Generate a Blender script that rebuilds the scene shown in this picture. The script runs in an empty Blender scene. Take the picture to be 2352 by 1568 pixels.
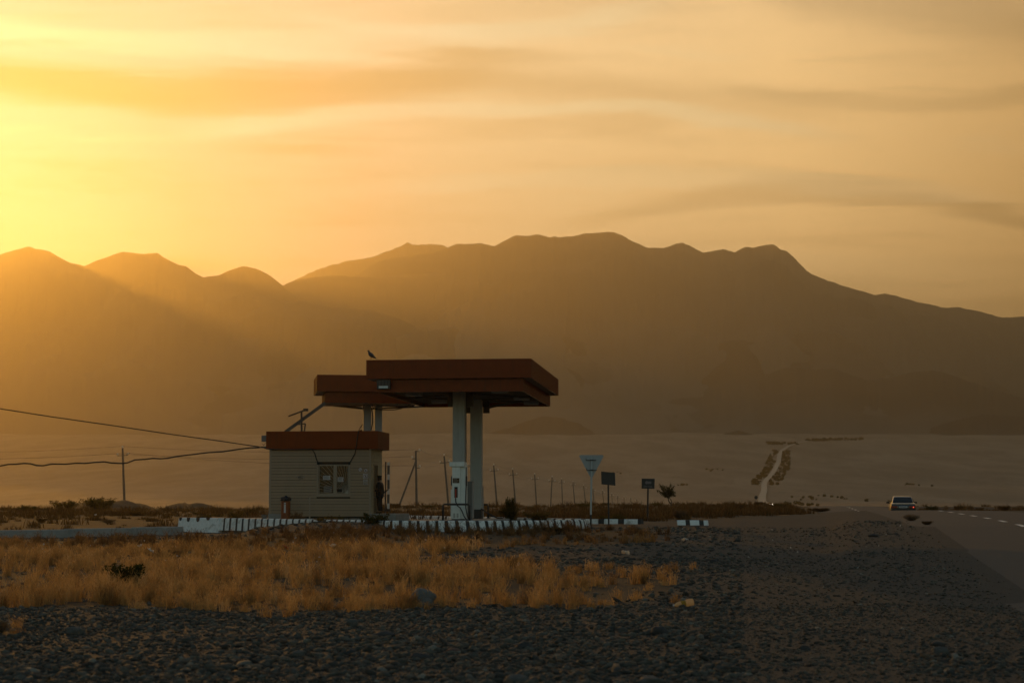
import bpy, bmesh, math, random
import numpy as np
from mathutils import Vector, Matrix

S = bpy.context.scene
COL = S.collection
R = math.radians
rng = np.random.default_rng(7)
random.seed(7)

# ------------------------------------------------------------------ camera
FPX, CXP, CYP = 4019.5, 1176.0, 784.0      # focal length and centre, in pixels of a 2352-wide view
EYE = 1.75
PITCH = math.atan(644.5 / 7000.0)
cam_d = bpy.data.cameras.new("camera")
cam = bpy.data.objects.new("camera", cam_d)
COL.objects.link(cam)
cam.location = (0, 0, EYE)
cam.rotation_euler = (math.pi / 2 + PITCH, 0, 0)
cam_d.sensor_width = 36.0
cam_d.lens = 36.0 * FPX / 2352.0
cam_d.clip_start = 0.5
cam_d.clip_end = 60000.0
cam_d.dof.use_dof = True
cam_d.dof.focus_distance = 68.0
cam_d.dof.aperture_fstop = 2.6
S.camera = cam

# ------------------------------------------------------------------ sky, sun, exposure
SUN_AZ = R(-18.6)      # left of the view axis (+Y)
SUN_EL = R(9.3)
SUN_DIR = Vector((math.sin(SUN_AZ) * math.cos(SUN_EL), math.cos(SUN_AZ) * math.cos(SUN_EL), math.sin(SUN_EL)))
S.view_settings.view_transform = 'Standard'
S.view_settings.look = 'None'
S.view_settings.exposure = 0.0
S.view_settings.gamma = 1.0
S.cycles.use_denoising = True
S.cycles.max_bounces = 6
S.cycles.diffuse_bounces = 2
S.cycles.transmission_bounces = 4
S.cycles.volume_bounces = 0
S.cycles.transparent_max_bounces = 6
S.cycles.sample_clamp_indirect = 4.0

sun_d = bpy.data.lights.new("sun", 'SUN')
sun_d.energy = 2.1
sun_d.angle = R(0.6)
sun_d.color = (1.0, 0.44, 0.05)
sun = bpy.data.objects.new("sun", sun_d)
COL.objects.link(sun)
sun.rotation_euler = SUN_DIR.to_track_quat('Z', 'Y').to_euler()
sun.location = (-60, 100, 60)


class NT:
    """small node-tree writer"""
    def __init__(self, tree):
        self.t = tree
        self.n = tree.nodes
        self.l = tree.links

    def node(self, typ, **kw):
        nd = self.n.new(typ)
        for k, v in kw.items():
            setattr(nd, k, v)
        return nd

    def put(self, sock, v):
        if isinstance(v, bpy.types.NodeSocket):
            self.l.new(v, sock)
        elif v is not None:
            sock.default_value = v

    def math(self, op, a, b=None, c=None, clamp=False):
        nd = self.node('ShaderNodeMath', operation=op, use_clamp=clamp)
        self.put(nd.inputs[0], a)
        self.put(nd.inputs[1], b)
        self.put(nd.inputs[2], c)
        return nd.outputs[0]

    def mix(self, fac, a, b, blend='MIX'):
        nd = self.node('ShaderNodeMix', data_type='RGBA', blend_type=blend)
        self.put(nd.inputs[0], fac)
        for i, v in ((6, a), (7, b)):
            if isinstance(v, tuple) and len(v) == 3:
                v = v + (1.0,)
            self.put(nd.inputs[i], v)
        return nd.outputs[2]

    def ramp(self, fac, stops, interp='LINEAR'):
        nd = self.node('ShaderNodeValToRGB')
        cr = nd.color_ramp
        cr.interpolation = interp
        while len(cr.elements) < len(stops):
            cr.elements.new(0.5)
        for e, (p, c) in zip(cr.elements, stops):
            e.position = p
            if not isinstance(c, tuple):
                c = (c, c, c)
            e.color = c + (1.0,) if len(c) == 3 else c
        self.put(nd.inputs[0], fac)
        return nd.outputs[0]

    def noise(self, vec, scale, detail=4.0, rough=0.5, dist=0.0):
        nd = self.node('ShaderNodeTexNoise')
        if vec is not None:
            self.l.new(vec, nd.inputs['Vector'])
        nd.inputs['Scale'].default_value = scale
        nd.inputs['Detail'].default_value = detail
        nd.inputs['Roughness'].default_value = rough
        nd.inputs['Distortion'].default_value = dist
        return nd.outputs[0]

    def sstep(self, v, a, b):
        nd = self.node('ShaderNodeMapRange', interpolation_type='SMOOTHSTEP')
        self.put(nd.inputs[0], v)
        nd.inputs[1].default_value = a
        nd.inputs[2].default_value = b
        return nd.outputs[0]


def srgb(r, g, b):
    f = lambda c: (c / 255 / 12.92) if c <= 10 else ((c / 255 + 0.055) / 1.055) ** 2.4
    return (f(r), f(g), f(b))


def build_world():
    W = bpy.data.worlds.new("World")
    S.world = W
    W.use_nodes = True
    k = NT(W.node_tree)
    k.n.clear()
    out = k.node('ShaderNodeOutputWorld')
    sky = k.node('ShaderNodeTexSky', sky_type='NISHITA')
    sky.sun_disc = False
    sky.sun_elevation = SUN_EL
    sky.sun_rotation = SUN_AZ
    sky.altitude = 900
    sky.air_density = 1.6
    sky.dust_density = 2.5
    sky.ozone_density = 3.0
    bg1 = k.node('ShaderNodeBackground')
    k.l.new(k.mix(1.0, sky.outputs[0], (1.12, 1.0, 0.84), 'MULTIPLY'), bg1.inputs[0])
    bg1.inputs[1].default_value = SKY_STRENGTH
    # cloud veil lit by the low sun, in directions (x/y, z/y) in front of the ridge
    tc = k.node('ShaderNodeTexCoord')
    sep = k.node('ShaderNodeSeparateXYZ')
    k.l.new(tc.outputs['Generated'], sep.inputs[0])
    x, y, z = sep.outputs
    ys = k.math('MAXIMUM', y, 0.12)
    gx = k.math('DIVIDE', x, ys)
    gz = k.math('DIVIDE', z, ys)
    # angular distance from the sun
    dp = k.node('ShaderNodeVectorMath', operation='DOT_PRODUCT')
    k.l.new(tc.outputs['Generated'], dp.inputs[0])
    dp.inputs[1].default_value = tuple(SUN_DIR)
    ang = k.math('MULTIPLY', k.math('ARCCOSINE', k.math('MINIMUM', dp.outputs['Value'], 1.0)), 180 / math.pi)
    an = k.math('DIVIDE', ang, 50.0)
    base = k.ramp(an, SKY_BASE)
    dark = k.ramp(an, SKY_DARK)
    light = k.ramp(an, SKY_LIGHT)

    def coord(sx, sz, ox=0.0, oz=0.0, tilt=0.0):
        cb = k.node('ShaderNodeCombineXYZ')
        k.l.new(k.math('MULTIPLY_ADD', gx, sx, ox), cb.inputs[0])
        zz = k.math('ADD', gz, k.math('MULTIPLY', gx, tilt))
        k.l.new(k.math('MULTIPLY_ADD', zz, sz, oz), cb.inputs[1])
        return cb.outputs[0]

    n1 = k.noise(coord(3.2, 26.0, 1.7, 0.3, 0.02), 1.0, 5, 0.55, 0.8)
    n2 = k.noise(coord(5.0, 60.0, 8.2, 3.3, -0.03), 1.0, 4, 0.6, 0.5)
    n3 = k.noise(coord(14.0, 150.0, 4.1, 1.3, 0.04), 1.0, 3, 0.6, 0.3)
    streak = k.math('ADD', k.math('MULTIPLY', n1, 0.5), k.math('ADD', k.math('MULTIPLY', n2, 0.34), k.math('MULTIPLY', n3, 0.16)))

    def px(v):
        return (v - 1176.0) / 4019.5

    def pz(v):
        return (1154.1 - v) / 4019.5

    def band(pts, w, x0, x1, soft=140.0):
        """a cloud streak following a line through direction space: pts (px,py), half-width w in px"""
        (xa, ya), (xb, yb), (xc, yc) = pts
        # quadratic through three points
        A = np.array([[px(q[0]) ** 2, px(q[0]), 1] for q in pts])
        c = np.linalg.solve(A, np.array([pz(q[1]) for q in pts]))
        line = k.math('MULTIPLY_ADD', k.math('MULTIPLY_ADD', gx, float(c[0]), float(c[1])), gx, float(c[2]))
        wob = k.math('MULTIPLY', k.math('SUBTRACT', n1, 0.5), 0.034)
        wob2 = k.math('MULTIPLY', k.math('SUBTRACT', n2, 0.5), 0.018)
        d = k.math('ABSOLUTE', k.math('ADD', k.math('SUBTRACT', gz, line), k.math('ADD', wob, wob2)))
        m = k.sstep(d, w / 4019.5, 0.15 * w / 4019.5)
        sl = soft / 4019.5
        mx = k.math('MULTIPLY', k.sstep(gx, px(x0) - sl, px(x0) + sl), k.sstep(gx, px(x1) + sl, px(x1) - sl))
        return k.math('MULTIPLY', m, mx)

    fd = k.sstep(streak, 0.52, 0.36)
    fl = k.sstep(streak, 0.53, 0.68)
    c = k.mix(k.math('MULTIPLY', fd, 0.38), base, dark)
    c = k.mix(k.math('MULTIPLY', fl, 0.38), c, light)
    for pts, w, x0, x1, amt, dk in SKY_BANDS:
        c = k.mix(k.math('MULTIPLY', band(pts, w, x0, x1), amt), c, dark if dk else light)
    bg2 = k.node('ShaderNodeBackground')
    k.l.new(c, bg2.inputs[0])
    bg2.inputs[1].default_value = VEIL_STRENGTH
    # the veil hangs around the sun and thins out overhead and behind
    up = k.sstep(z, 0.62, 0.16)
    m = k.math('MULTIPLY', k.sstep(y, 0.25, 0.8), up)
    mx = k.node('ShaderNodeMixShader')
    k.l.new(m, mx.inputs[0])
    k.l.new(bg1.outputs[0], mx.inputs[1])
    k.l.new(bg2.outputs[0], mx.inputs[2])
    k.l.new(mx.outputs[0], out.inputs[0])


SKY_STRENGTH = 0.13
VEIL_STRENGTH = 1.0
SKY_BASE = [(0.0, (1.0, 0.98, 0.62)), (0.07, (0.95, 0.90, 0.60)), (0.16, (0.98, 0.76, 0.50)), (0.34, (1.25, 0.92, 0.48)),
            (0.55, (1.48, 0.95, 0.40)), (0.70, (1.05, 0.62, 0.22)), (0.80, (0.58, 0.34, 0.11)), (1.0, (0.35, 0.23, 0.1))]
SKY_DARK = [(0.0, (0.7, 0.6, 0.2)), (0.10, (0.55, 0.38, 0.10)), (0.3, (0.80, 0.53, 0.21)), (0.5, (0.86, 0.57, 0.25)),
            (0.7, (0.50, 0.30, 0.10)), (0.85, (0.28, 0.16, 0.055)), (1.0, (0.18, 0.11, 0.05))]
SKY_LIGHT = [(0.0, (1.6, 1.7, 0.8)), (0.2, (1.2, 1.15, 0.75)), (0.45, (1.3, 1.05, 0.58)), (0.7, (0.95, 0.64, 0.3)), (1.0, (0.45, 0.3, 0.15))]
SKY_BANDS = [
    # (three points), half width, from x, to x, strength, dark?
    (((-100, 150), (250, 190), (1000, 175)), 70, -400, 1150, 0.85, True),
    (((0, 190), (400, 235), (900, 240)), 34, 250, 1000, 0.5, True),
    (((600, 170), (1200, 190), (1700, 215)), 70, 500, 1900, 0.42, True),
    (((500, 330), (700, 335), (900, 340)), 26, 560, 820, 0.45, True),
    (((0, 60), (500, 85), (1100, 95)), 40, -200, 1150, 0.55, False),
    (((600, 20), (1000, 75), (1500, 20)), 30, 700, 1500, 0.5, False),
    (((500, 285), (1200, 250), (1800, 285)), 34, 450, 1900, 0.6, False),
    (((1300, 500), (1800, 430), (2300, 480)), 36, 1350, 2500, 0.55, True),
    (((1700, 190), (2100, 220), (2400, 190)), 36, 1700, 2500, 0.4, True),
    (((1800, -60), (2200, 0), (2600, 60)), 110, 1750, 2800, 0.55, True),
    (((1000, 420), (1600, 405), (2200, 440)), 26, 900, 2300, 0.35, False),
]
build_world()


# ------------------------------------------------------------------ helpers
def at(x, y, Y):
    """world point at depth Y on the sight line through pixel (x, y) of the 2352-wide photograph"""
    cx, cy = (x - CXP) / FPX, (CYP - y) / FPX
    dy = math.cos(PITCH) - math.sin(PITCH) * cy
    dz = math.sin(PITCH) + math.cos(PITCH) * cy
    s = Y / dy
    return Vector((cx * s, Y, EYE + dz * s))


def tag(o, label=None, cat=None, group=None, kind=None):
    if label:
        o['label'] = label
    if cat:
        o['category'] = cat
    if group:
        o['group'] = group
    if kind:
        o['kind'] = kind
    return o


def link(o, parent=None):
    COL.objects.link(o)
    if parent is not None:
        o.parent = parent
    return o


def empty(name, loc, rz=0.0):
    o = bpy.data.objects.new(name, None)
    o.location = loc
    o.rotation_euler = (0, 0, rz)
    o.empty_display_size = 0.3
    return link(o)


def mesh_np(name, verts, faces, mat=None, parent=None, smooth=False, mats=None, fmat=None):
    """object from arrays; faces: (n,3) or (n,4) array, or list of tuples"""
    me = bpy.data.meshes.new(name)
    verts = np.asarray(verts, dtype=np.float32)
    if isinstance(faces, np.ndarray):
        nf, w = faces.shape
        me.vertices.add(len(verts))
        me.vertices.foreach_set('co', verts.ravel())
        me.loops.add(nf * w)
        me.loops.foreach_set('vertex_index', faces.astype(np.int32).ravel())
        me.polygons.add(nf)
        me.polygons.foreach_set('loop_start', np.arange(0, nf * w, w, dtype=np.int32))
        me.polygons.foreach_set('loop_total', np.full(nf, w, dtype=np.int32))
        me.update(calc_edges=True)
    else:
        me.from_pydata([tuple(map(float, v)) for v in verts], [], faces)
    if smooth:
        me.polygons.foreach_set('use_smooth', np.ones(len(me.polygons), dtype=bool))
    for m in (mats or ([mat] if mat else [])):
        me.materials.append(m)
    if fmat is not None:
        me.polygons.foreach_set('material_index', np.asarray(fmat, dtype=np.int32))
    me.update()
    o = bpy.data.objects.new(name, me)
    return link(o, parent)


class MB:
    """collects boxes, bars, tubes, prisms into one mesh"""
    def __init__(self):
        self.v = []
        self.f = []
        self.m = []

    def add(self, vs, fs, mi=0):
        b = len(self.v)
        self.v += [tuple(v) for v in vs]
        self.f += [tuple(b + i for i in f) for f in fs]
        self.m += [mi] * len(fs)
        return self

    def box(self, x0, x1, y0, y1, z0, z1, mi=0):
        vs = [(x, y, z) for z in (z0, z1) for y in (y0, y1) for x in (x0, x1)]
        fs = [(0, 2, 3, 1), (4, 5, 7, 6), (0, 1, 5, 4), (2, 6, 7, 3), (0, 4, 6, 2), (1, 3, 7, 5)]
        return self.add(vs, fs, mi)

    def tube(self, pts, r, n=8, mi=0, cap=True):
        pts = [Vector(p) for p in pts]
        rs = r if isinstance(r, (list, tuple)) else [r] * len(pts)
        rings = []
        prev = None
        for i, p in enumerate(pts):
            a = pts[max(i - 1, 0)]
            b = pts[min(i + 1, len(pts) - 1)]
            d = (b - a).normalized()
            ref = Vector((0, 0, 1)) if abs(d.z) < 0.95 else Vector((1, 0, 0))
            u = d.cross(ref).normalized() if prev is None else (prev - d * prev.dot(d)).normalized()
            prev = u
            w = d.cross(u)
            rings.append([p + (u * math.cos(t) + w * math.sin(t)) * rs[i] for t in [2 * math.pi * j / n for j in range(n)]])
        vs = [v for ring in rings for v in ring]
        fs = []
        for i in range(len(pts) - 1):
            for j in range(n):
                a, b = i * n + j, i * n + (j + 1) % n
                fs.append((a, b, b + n, a + n))
        if cap:
            fs.append(tuple(reversed(range(n))))
            fs.append(tuple(range((len(pts) - 1) * n, len(pts) * n)))
        return self.add(vs, fs, mi)

    def bar(self, a, b, w, h, mi=0):
        """rectangular bar from a to b; w across (horizontal), h other"""
        a, b = Vector(a), Vector(b)
        d = (b - a).normalized()
        ref = Vector((0, 0, 1)) if abs(d.z) < 0.95 else Vector((0, 1, 0))
        u = d.cross(ref).normalized()
        k = u.cross(d)
        vs = []
        for p in (a, b):
            for su, sk in ((-1, -1), (1, -1), (1, 1), (-1, 1)):
                vs.append(p + u * su * w / 2 + k * sk * h / 2)
        fs = [(0, 1, 2, 3), (7, 6, 5, 4), (0, 4, 5, 1), (1, 5, 6, 2), (2, 6, 7, 3), (3, 7, 4, 0)]
        return self.add(vs, fs, mi)

    def prism(self, pts, y0, y1, mi=0):
        """outline in x,z extruded along y"""
        n = len(pts)
        vs = [(p[0], y0, p[1]) for p in pts] + [(p[0], y1, p[1]) for p in pts]
        fs = [tuple(range(n)), tuple(reversed(range(n, 2 * n)))]
        for i in range(n):
            j = (i + 1) % n
            fs.append((i, i + n, j + n, j))
        return self.add(vs, fs, mi)

    def lathe(self, prof, n=16, mi=0, c=(0, 0, 0)):
        vs, fs = [], []
        for r, z in prof:
            for j in range(n):
                t = 2 * math.pi * j / n
                vs.append((c[0] + r * math.cos(t), c[1] + r * math.sin(t), c[2] + z))
        for i in range(len(prof) - 1):
            for j in range(n):
                a, b = i * n + j, i * n + (j + 1) % n
                fs.append((a, b, b + n, a + n))
        fs.append(tuple(reversed(range(n))))
        fs.append(tuple(range((len(prof) - 1) * n, len(prof) * n)))
        return self.add(vs, fs, mi)

    def build(self, name, mat, parent=None, smooth=False, bevel=0.0, loc=None):
        me = bpy.data.meshes.new(name)
        me.from_pydata([tuple(map(float, v)) for v in self.v], [], self.f)
        mats = mat if isinstance(mat, (list, tuple)) else [mat]
        for m in mats:
            me.materials.append(m)
        if len(mats) > 1:
            me.polygons.foreach_set('material_index', np.asarray(self.m, dtype=np.int32))
        bm = bmesh.new()
        bm.from_mesh(me)
        bmesh.ops.recalc_face_normals(bm, faces=bm.faces)
        bm.to_mesh(me)
        bm.free()
        if smooth:
            me.polygons.foreach_set('use_smooth', np.ones(len(me.polygons), dtype=bool))
        o = bpy.data.objects.new(name, me)
        link(o, parent)
        if loc is not None:
            o.location = loc
        if bevel > 0:
            b = o.modifiers.new("bevel", 'BEVEL')
            b.width = bevel
            b.segments = 2
            b.limit_method = 'ANGLE'
        return o


def copy_tree(o, parent=None):
    c = o.copy()
    link(c, parent)
    for ch in list(o.children):
        copy_tree(ch, c)
    return c


# numpy value noise -----------------------------------------------------------
def _hash(ix, iy, seed):
    h = (ix.astype(np.int64) * 374761393 + iy.astype(np.int64) * 668265263 + seed * 1442695041) & 0x7fffffff
    h = ((h ^ (h >> 13)) * 1274126177) & 0x7fffffff
    return ((h ^ (h >> 16)) & 0xffff) / 65535.0


def vnoise(x, y, seed=0):
    x, y = np.asarray(x, float), np.asarray(y, float)
    ix, iy = np.floor(x), np.floor(y)
    fx, fy = x - ix, y - iy
    fx, fy = fx * fx * fx * (fx * (fx * 6 - 15) + 10), fy * fy * fy * (fy * (fy * 6 - 15) + 10)
    a, b = _hash(ix, iy, seed), _hash(ix + 1, iy, seed)
    c, d = _hash(ix, iy + 1, seed), _hash(ix + 1, iy + 1, seed)
    return (a * (1 - fx) + b * fx) * (1 - fy) + (c * (1 - fx) + d * fx) * fy


def fbm(x, y, seed=0, octv=4, gain=0.5, ridged=False):
    s, a, t = 0.0, 1.0, 0.0
    for i in range(octv):
        n = vnoise(x * 2 ** i + 17.3 * i, y * 2 ** i - 9.1 * i, seed + i)
        if ridged:
            n = 1 - np.abs(2 * n - 1)
        s = s + n * a
        t += a
        a *= gain
    return s / t


# ------------------------------------------------------------------ materials
def material(name, color, rough=0.7, metal=0.0, var=0.15, scale=6.0, bump=0.0, bscale=40.0, spec=0.5, obj=True, col2=None, stain=None):
    m = bpy.data.materials.new(name)
    m.use_nodes = True
    k = NT(m.node_tree)
    b = k.n['Principled BSDF']
    tc = k.node('ShaderNodeTexCoord')
    vec = tc.outputs['Object']
    n = k.noise(vec, scale, 5, 0.6)
    lo = tuple(c * (1 - var) for c in color)
    hi = tuple(min(1, c * (1 + var)) for c in color)
    c = k.ramp(n, [(0.3, lo), (0.7, hi)])
    if col2:
        n2 = k.noise(vec, scale * 0.35, 6, 0.7, 0.6)
        c = k.mix(k.sstep(n2, 0.5, 0.66), c, col2)
    if stain:
        sc = k.node('ShaderNodeMapping')
        sc.inputs['Scale'].default_value = (9, 9, 0.9)
        k.l.new(vec, sc.inputs[0])
        n3 = k.noise(sc.outputs[0], 1.0, 5, 0.65)
        c = k.mix(k.math('MULTIPLY', k.sstep(n3, 0.5, 0.72), 0.55), c, stain)
    k.l.new(c, b.inputs['Base Color'])
    b.inputs['Roughness'].default_value = rough
    b.inputs['Metallic'].default_value = metal
    b.inputs['Specular IOR Level'].default_value = spec
    if bump > 0:
        bp = k.node('ShaderNodeBump')
        bp.inputs['Strength'].default_value = 1.0
        bp.inputs['Distance'].default_value = bump
        k.l.new(k.noise(vec, bscale, 4, 0.6), bp.inputs['Height'])
        k.l.new(bp.outputs[0], b.inputs['Normal'])
    return m


def foliage_mat(name, cols, trans=0.45, rough=0.7):
    """thin leaf or straw: diffuse plus light coming through, colour varying per leaf (uses mesh islands)"""
    m = bpy.data.materials.new(name)
    m.use_nodes = True
    k = NT(m.node_tree)
    k.n.clear()
    out = k.node('ShaderNodeOutputMaterial')
    g = k.node('ShaderNodeNewGeometry')
    c = k.ramp(g.outputs['Random Per Island'], [(i / (len(cols) - 1), cc) for i, cc in enumerate(cols)])
    d = k.node('ShaderNodeBsdfDiffuse')
    t = k.node('ShaderNodeBsdfTranslucent')
    k.l.new(c, d.inputs[0])
    k.l.new(c, t.inputs[0])
    mx = k.node('ShaderNodeMixShader')
    mx.inputs[0].default_value = trans
    k.l.new(d.outputs[0], mx.inputs[1])
    k.l.new(t.outputs[0], mx.inputs[2])
    k.l.new(mx.outputs[0], out.inputs[0])
    return m


# ------------------------------------------------------------------ terrain heights
PROF_Y = [-60, 0, 30, 45, 58, 66, 75, 85, 95, 100, 107, 120, 150, 172, 188, 205, 245, 300, 400, 640, 800, 1000, 1200, 1600, 2200, 3000, 4200, 6000, 16000]
FAR = [0.0, -2.2, -4.2, -5.0, -4.6, -0.9, 3.4, 26, 72, 160, 254, 330]
PROF = {
    'L': [0, 0, .02, .28, .46, .50, .55, .65, .75, .77, .8, .87, .97, 1.02, .95, .75, .4] + FAR,
    'C': [0, 0, .03, .33, .72, .75, .78, .82, .86, .93, 1.03, 1.15, 1.30, 1.36, 1.3, 1.05, .5] + FAR,
    'M': [0, 0, .04, .36, .76, .82, .88, 1.0, 1.1, 1.13, 1.18, 1.26, 1.42, 1.50, 1.45, 1.2, .55] + FAR,
    'R': [0, 0, .05, .52, .98, 1.09, 1.17, 1.26, 1.33, 1.30, 1.16, .84, .98, 1.22, 1.33, 1.15, .5] + FAR,
}
PXK = [550, 750, 1270, 1400, 1880, 1985]

# main road centre line (x, y) in metres, driving away and bending left behind the rise
ROAD = [(5.6, -8), (9.2, 13), (12.7, 34), (16.6, 57), (18.3, 67), (20.1, 78), (21.7, 88), (22.9, 96), (23.9, 105), (25.0, 120),
        (27.2, 135), (29.6, 150), (35.2, 188), (46, 255), (76, 420), (112, 700), (137, 900), (158, 1060), (186, 1300),
        (235, 1650), (270, 1880), (317, 2200), (372, 2500), (440, 2900), (505, 3300), (550, 3520), (600, 3720), (655, 3880)]


def catmull(pts, n):
    P = np.array(pts, float)
    P = np.vstack([2 * P[0] - P[1], P, 2 * P[-1] - P[-2]])
    out = []
    for i in range(1, len(P) - 2):
        for t in np.linspace(0, 1, n, endpoint=False):
            p0, p1, p2, p3 = P[i - 1], P[i], P[i + 1], P[i + 2]
            out.append(0.5 * (2 * p1 + (p2 - p0) * t + (2 * p0 - 5 * p1 + 4 * p2 - p3) * t ** 2 + (3 * p1 - p0 - 3 * p2 + p3) * t ** 3))
    out.append(P[-2])
    return np.array(out)


ROADC = catmull(ROAD, 10)


def road_x(Y):
    return np.interp(Y, ROADC[:, 1], ROADC[:, 0])


MOUNDS = [(198, 1146, 235, 60, 3.1), (200, 1150, 285, 42, 2.4), (203, 1156, 315, 40, 1.6), (205, 1153, 425, 36, 2.2), (204, 1154, 460, 40, 2.0)]


def px_of(X, Y):
    return X / np.maximum(Y, 5.0) * 4019.5 + 1176


def zg_raw(X, Y):
    X, Y = np.asarray(X, float), np.asarray(Y, float)
    px = X / np.maximum(Y, 12.0) * 4019.5 + 1176
    p = {k: np.interp(Y, PROF_Y, v) for k, v in PROF.items()}
    s = lambda a, b: np.clip((px - a) / (b - a), 0, 1) ** 2 * (3 - 2 * np.clip((px - a) / (b - a), 0, 1))
    w1, w2, w3 = s(PXK[0], PXK[1]), s(PXK[2], PXK[3]), s(PXK[4], PXK[5])
    z = p['L'] * (1 - w1) + p['C'] * w1
    z = z * (1 - w2) + p['M'] * w2
    z = z * (1 - w3) + p['R'] * w3
    return z


def zg(X, Y, detail=True):
    X, Y = np.asarray(X, float), np.asarray(Y, float)
    z = zg_raw(X, Y)
    mnd = np.zeros_like(z)
    for (my, ty, mpx, w, h) in MOUNDS:
        mx = (mpx - 1176) / 4019.5 * my
        sx = w / 4019.5 * my
        zt = EYE + (1154.1 - ty) / 4019.5 * my
        hh = zt - float(zg_raw(mx, my))
        d2 = ((X - mx) / sx) ** 2 + ((Y - my) / 5.0) ** 2
        mnd = np.maximum(mnd, hh * np.exp(-d2 * 0.9) * (1 + 0.5 * (fbm(X * .5, Y * .5, 5, 4) - .5)))
    z = z + mnd
    if detail:
        a = np.interp(Y, [10, 40, 60, 95, 140, 300, 900, 3000], [.05, .08, .06, .10, .22, .5, 1.2, 3.0])
        sc = np.interp(Y, [10, 60, 140, 300, 1000, 4000], [.5, .4, .25, .06, .012, .006])
        # keep the noise field continuous: blend a near and a far octave set
        n1 = fbm(X * .45, Y * .45, 11, 4) - .5
        n2 = fbm(X * .012, Y * .012, 12, 5) - .5
        wf = np.clip((Y - 180) / 400, 0, 1)
        z = z + a * (n1 * (1 - wf) + n2 * wf * 1.6)
    bk = np.exp(-((Y - 64.5) / 3.2) ** 2) * np.clip((px_of(X, Y) - 530) / 60, 0, 1) * np.clip((930 - px_of(X, Y)) / 60, 0, 1)
    z = z + bk * .30
    # road bed
    d = np.abs(X - road_x(Y))
    k = np.clip((6.2 - d) / 2.2, 0, 1) * np.clip((Y + 8) / 4, 0, 1)
    zr = zg_raw(road_x(Y), Y) - 0.02
    z = np.where(Y < 4000, z * (1 - k) + zr * k, z)
    # forecourt slab sits in a cut
    return z


def zat(X, Y):
    return float(zg(np.array([X]), np.array([Y]))[0])


# ------------------------------------------------------------------ ground sheet
def ground_material():
    m = bpy.data.materials.new("desert_ground")
    m.use_nodes = True
    k = NT(m.node_tree)
    b = k.n['Principled BSDF']
    g = k.node('ShaderNodeNewGeometry')
    pos = g.outputs['Position']
    at_ = k.node('ShaderNodeAttribute', attribute_name='zone')
    sp = k.node('ShaderNodeSeparateColor')
    k.l.new(at_.outputs['Color'], sp.inputs[0])
    soilw, plainw, bedw = sp.outputs
    n_big = k.noise(pos, 0.35, 5, 0.6)
    n_mid = k.noise(pos, 3.5, 5, 0.65)
    n_fine = k.noise(pos, 26.0, 4, 0.7)
    vor = k.node('ShaderNodeTexVoronoi')
    k.l.new(pos, vor.inputs['Vector'])
    vor.inputs['Scale'].default_value = 19.0
    gravel = k.mix(n_mid, (0.026, 0.026, 0.023), (0.06, 0.058, 0.05))
    gravel = k.mix(k.math('MULTIPLY', k.sstep(n_fine, 0.45, 0.75), 0.5), gravel, (0.10, 0.095, 0.08))
    vsep = k.node('ShaderNodeSeparateColor')
    k.l.new(vor.outputs['Color'], vsep.inputs[0])
    gravel = k.mix(k.math('MULTIPLY', vsep.outputs[0], 0.35), gravel, (0.04, 0.04, 0.037))
    soil = k.mix(n_mid, (0.055, 0.034, 0.017), (0.11, 0.068, 0.032))
    soil = k.mix(k.sstep(n_big, 0.42, 0.65), soil, (0.07, 0.046, 0.025))
    sw = k.sstep(k.math('ADD', soilw, k.math('MULTIPLY', k.math('SUBTRACT', n_mid, 0.5), 0.7)), 0.35, 0.65)
    c = k.mix(sw, gravel, soil)
    mp = k.node('ShaderNodeMapping')
    mp.inputs['Scale'].default_value = (0.012, 0.0022, 0.02)
    k.l.new(pos, mp.inputs[0])
    n_p = k.noise(mp.outputs[0], 1.0, 8, 0.66, 0.4)
    mp2 = k.node('ShaderNodeMapping')
    mp2.inputs['Scale'].default_value = (0.05, 0.012, 0.02)
    k.l.new(pos, mp2.inputs[0])
    n_q = k.noise(mp2.outputs[0], 1.0, 6, 0.7, 0.3)
    plain = k.mix(k.sstep(n_p, 0.35, 0.65), (0.21, 0.148, 0.095), (0.31, 0.222, 0.146))
    plain = k.mix(k.math('MULTIPLY', k.sstep(n_q, 0.55, 0.7), 0.6), plain, (0.13, 0.1, 0.065))
    c = k.mix(plainw, c, plain)
    k.l.new(c, b.inputs['Base Color'])
    b.inputs['Roughness'].default_value = 0.9
    b.inputs['Specular IOR Level'].default_value = 0.25
    h = k.math('ADD', k.math('MULTIPLY', vor.outputs['Distance'], -0.02), k.math('ADD', k.math('MULTIPLY', n_fine, 0.02), k.math('MULTIPLY', n_mid, 0.05)))
    bp = k.node('ShaderNodeBump')
    bp.inputs['Distance'].default_value = 1.0
    bp.inputs['Strength'].default_value = 0.8
    k.l.new(h, bp.inputs['Height'])
    k.l.new(bp.outputs[0], b.inputs['Normal'])
    return m


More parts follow.
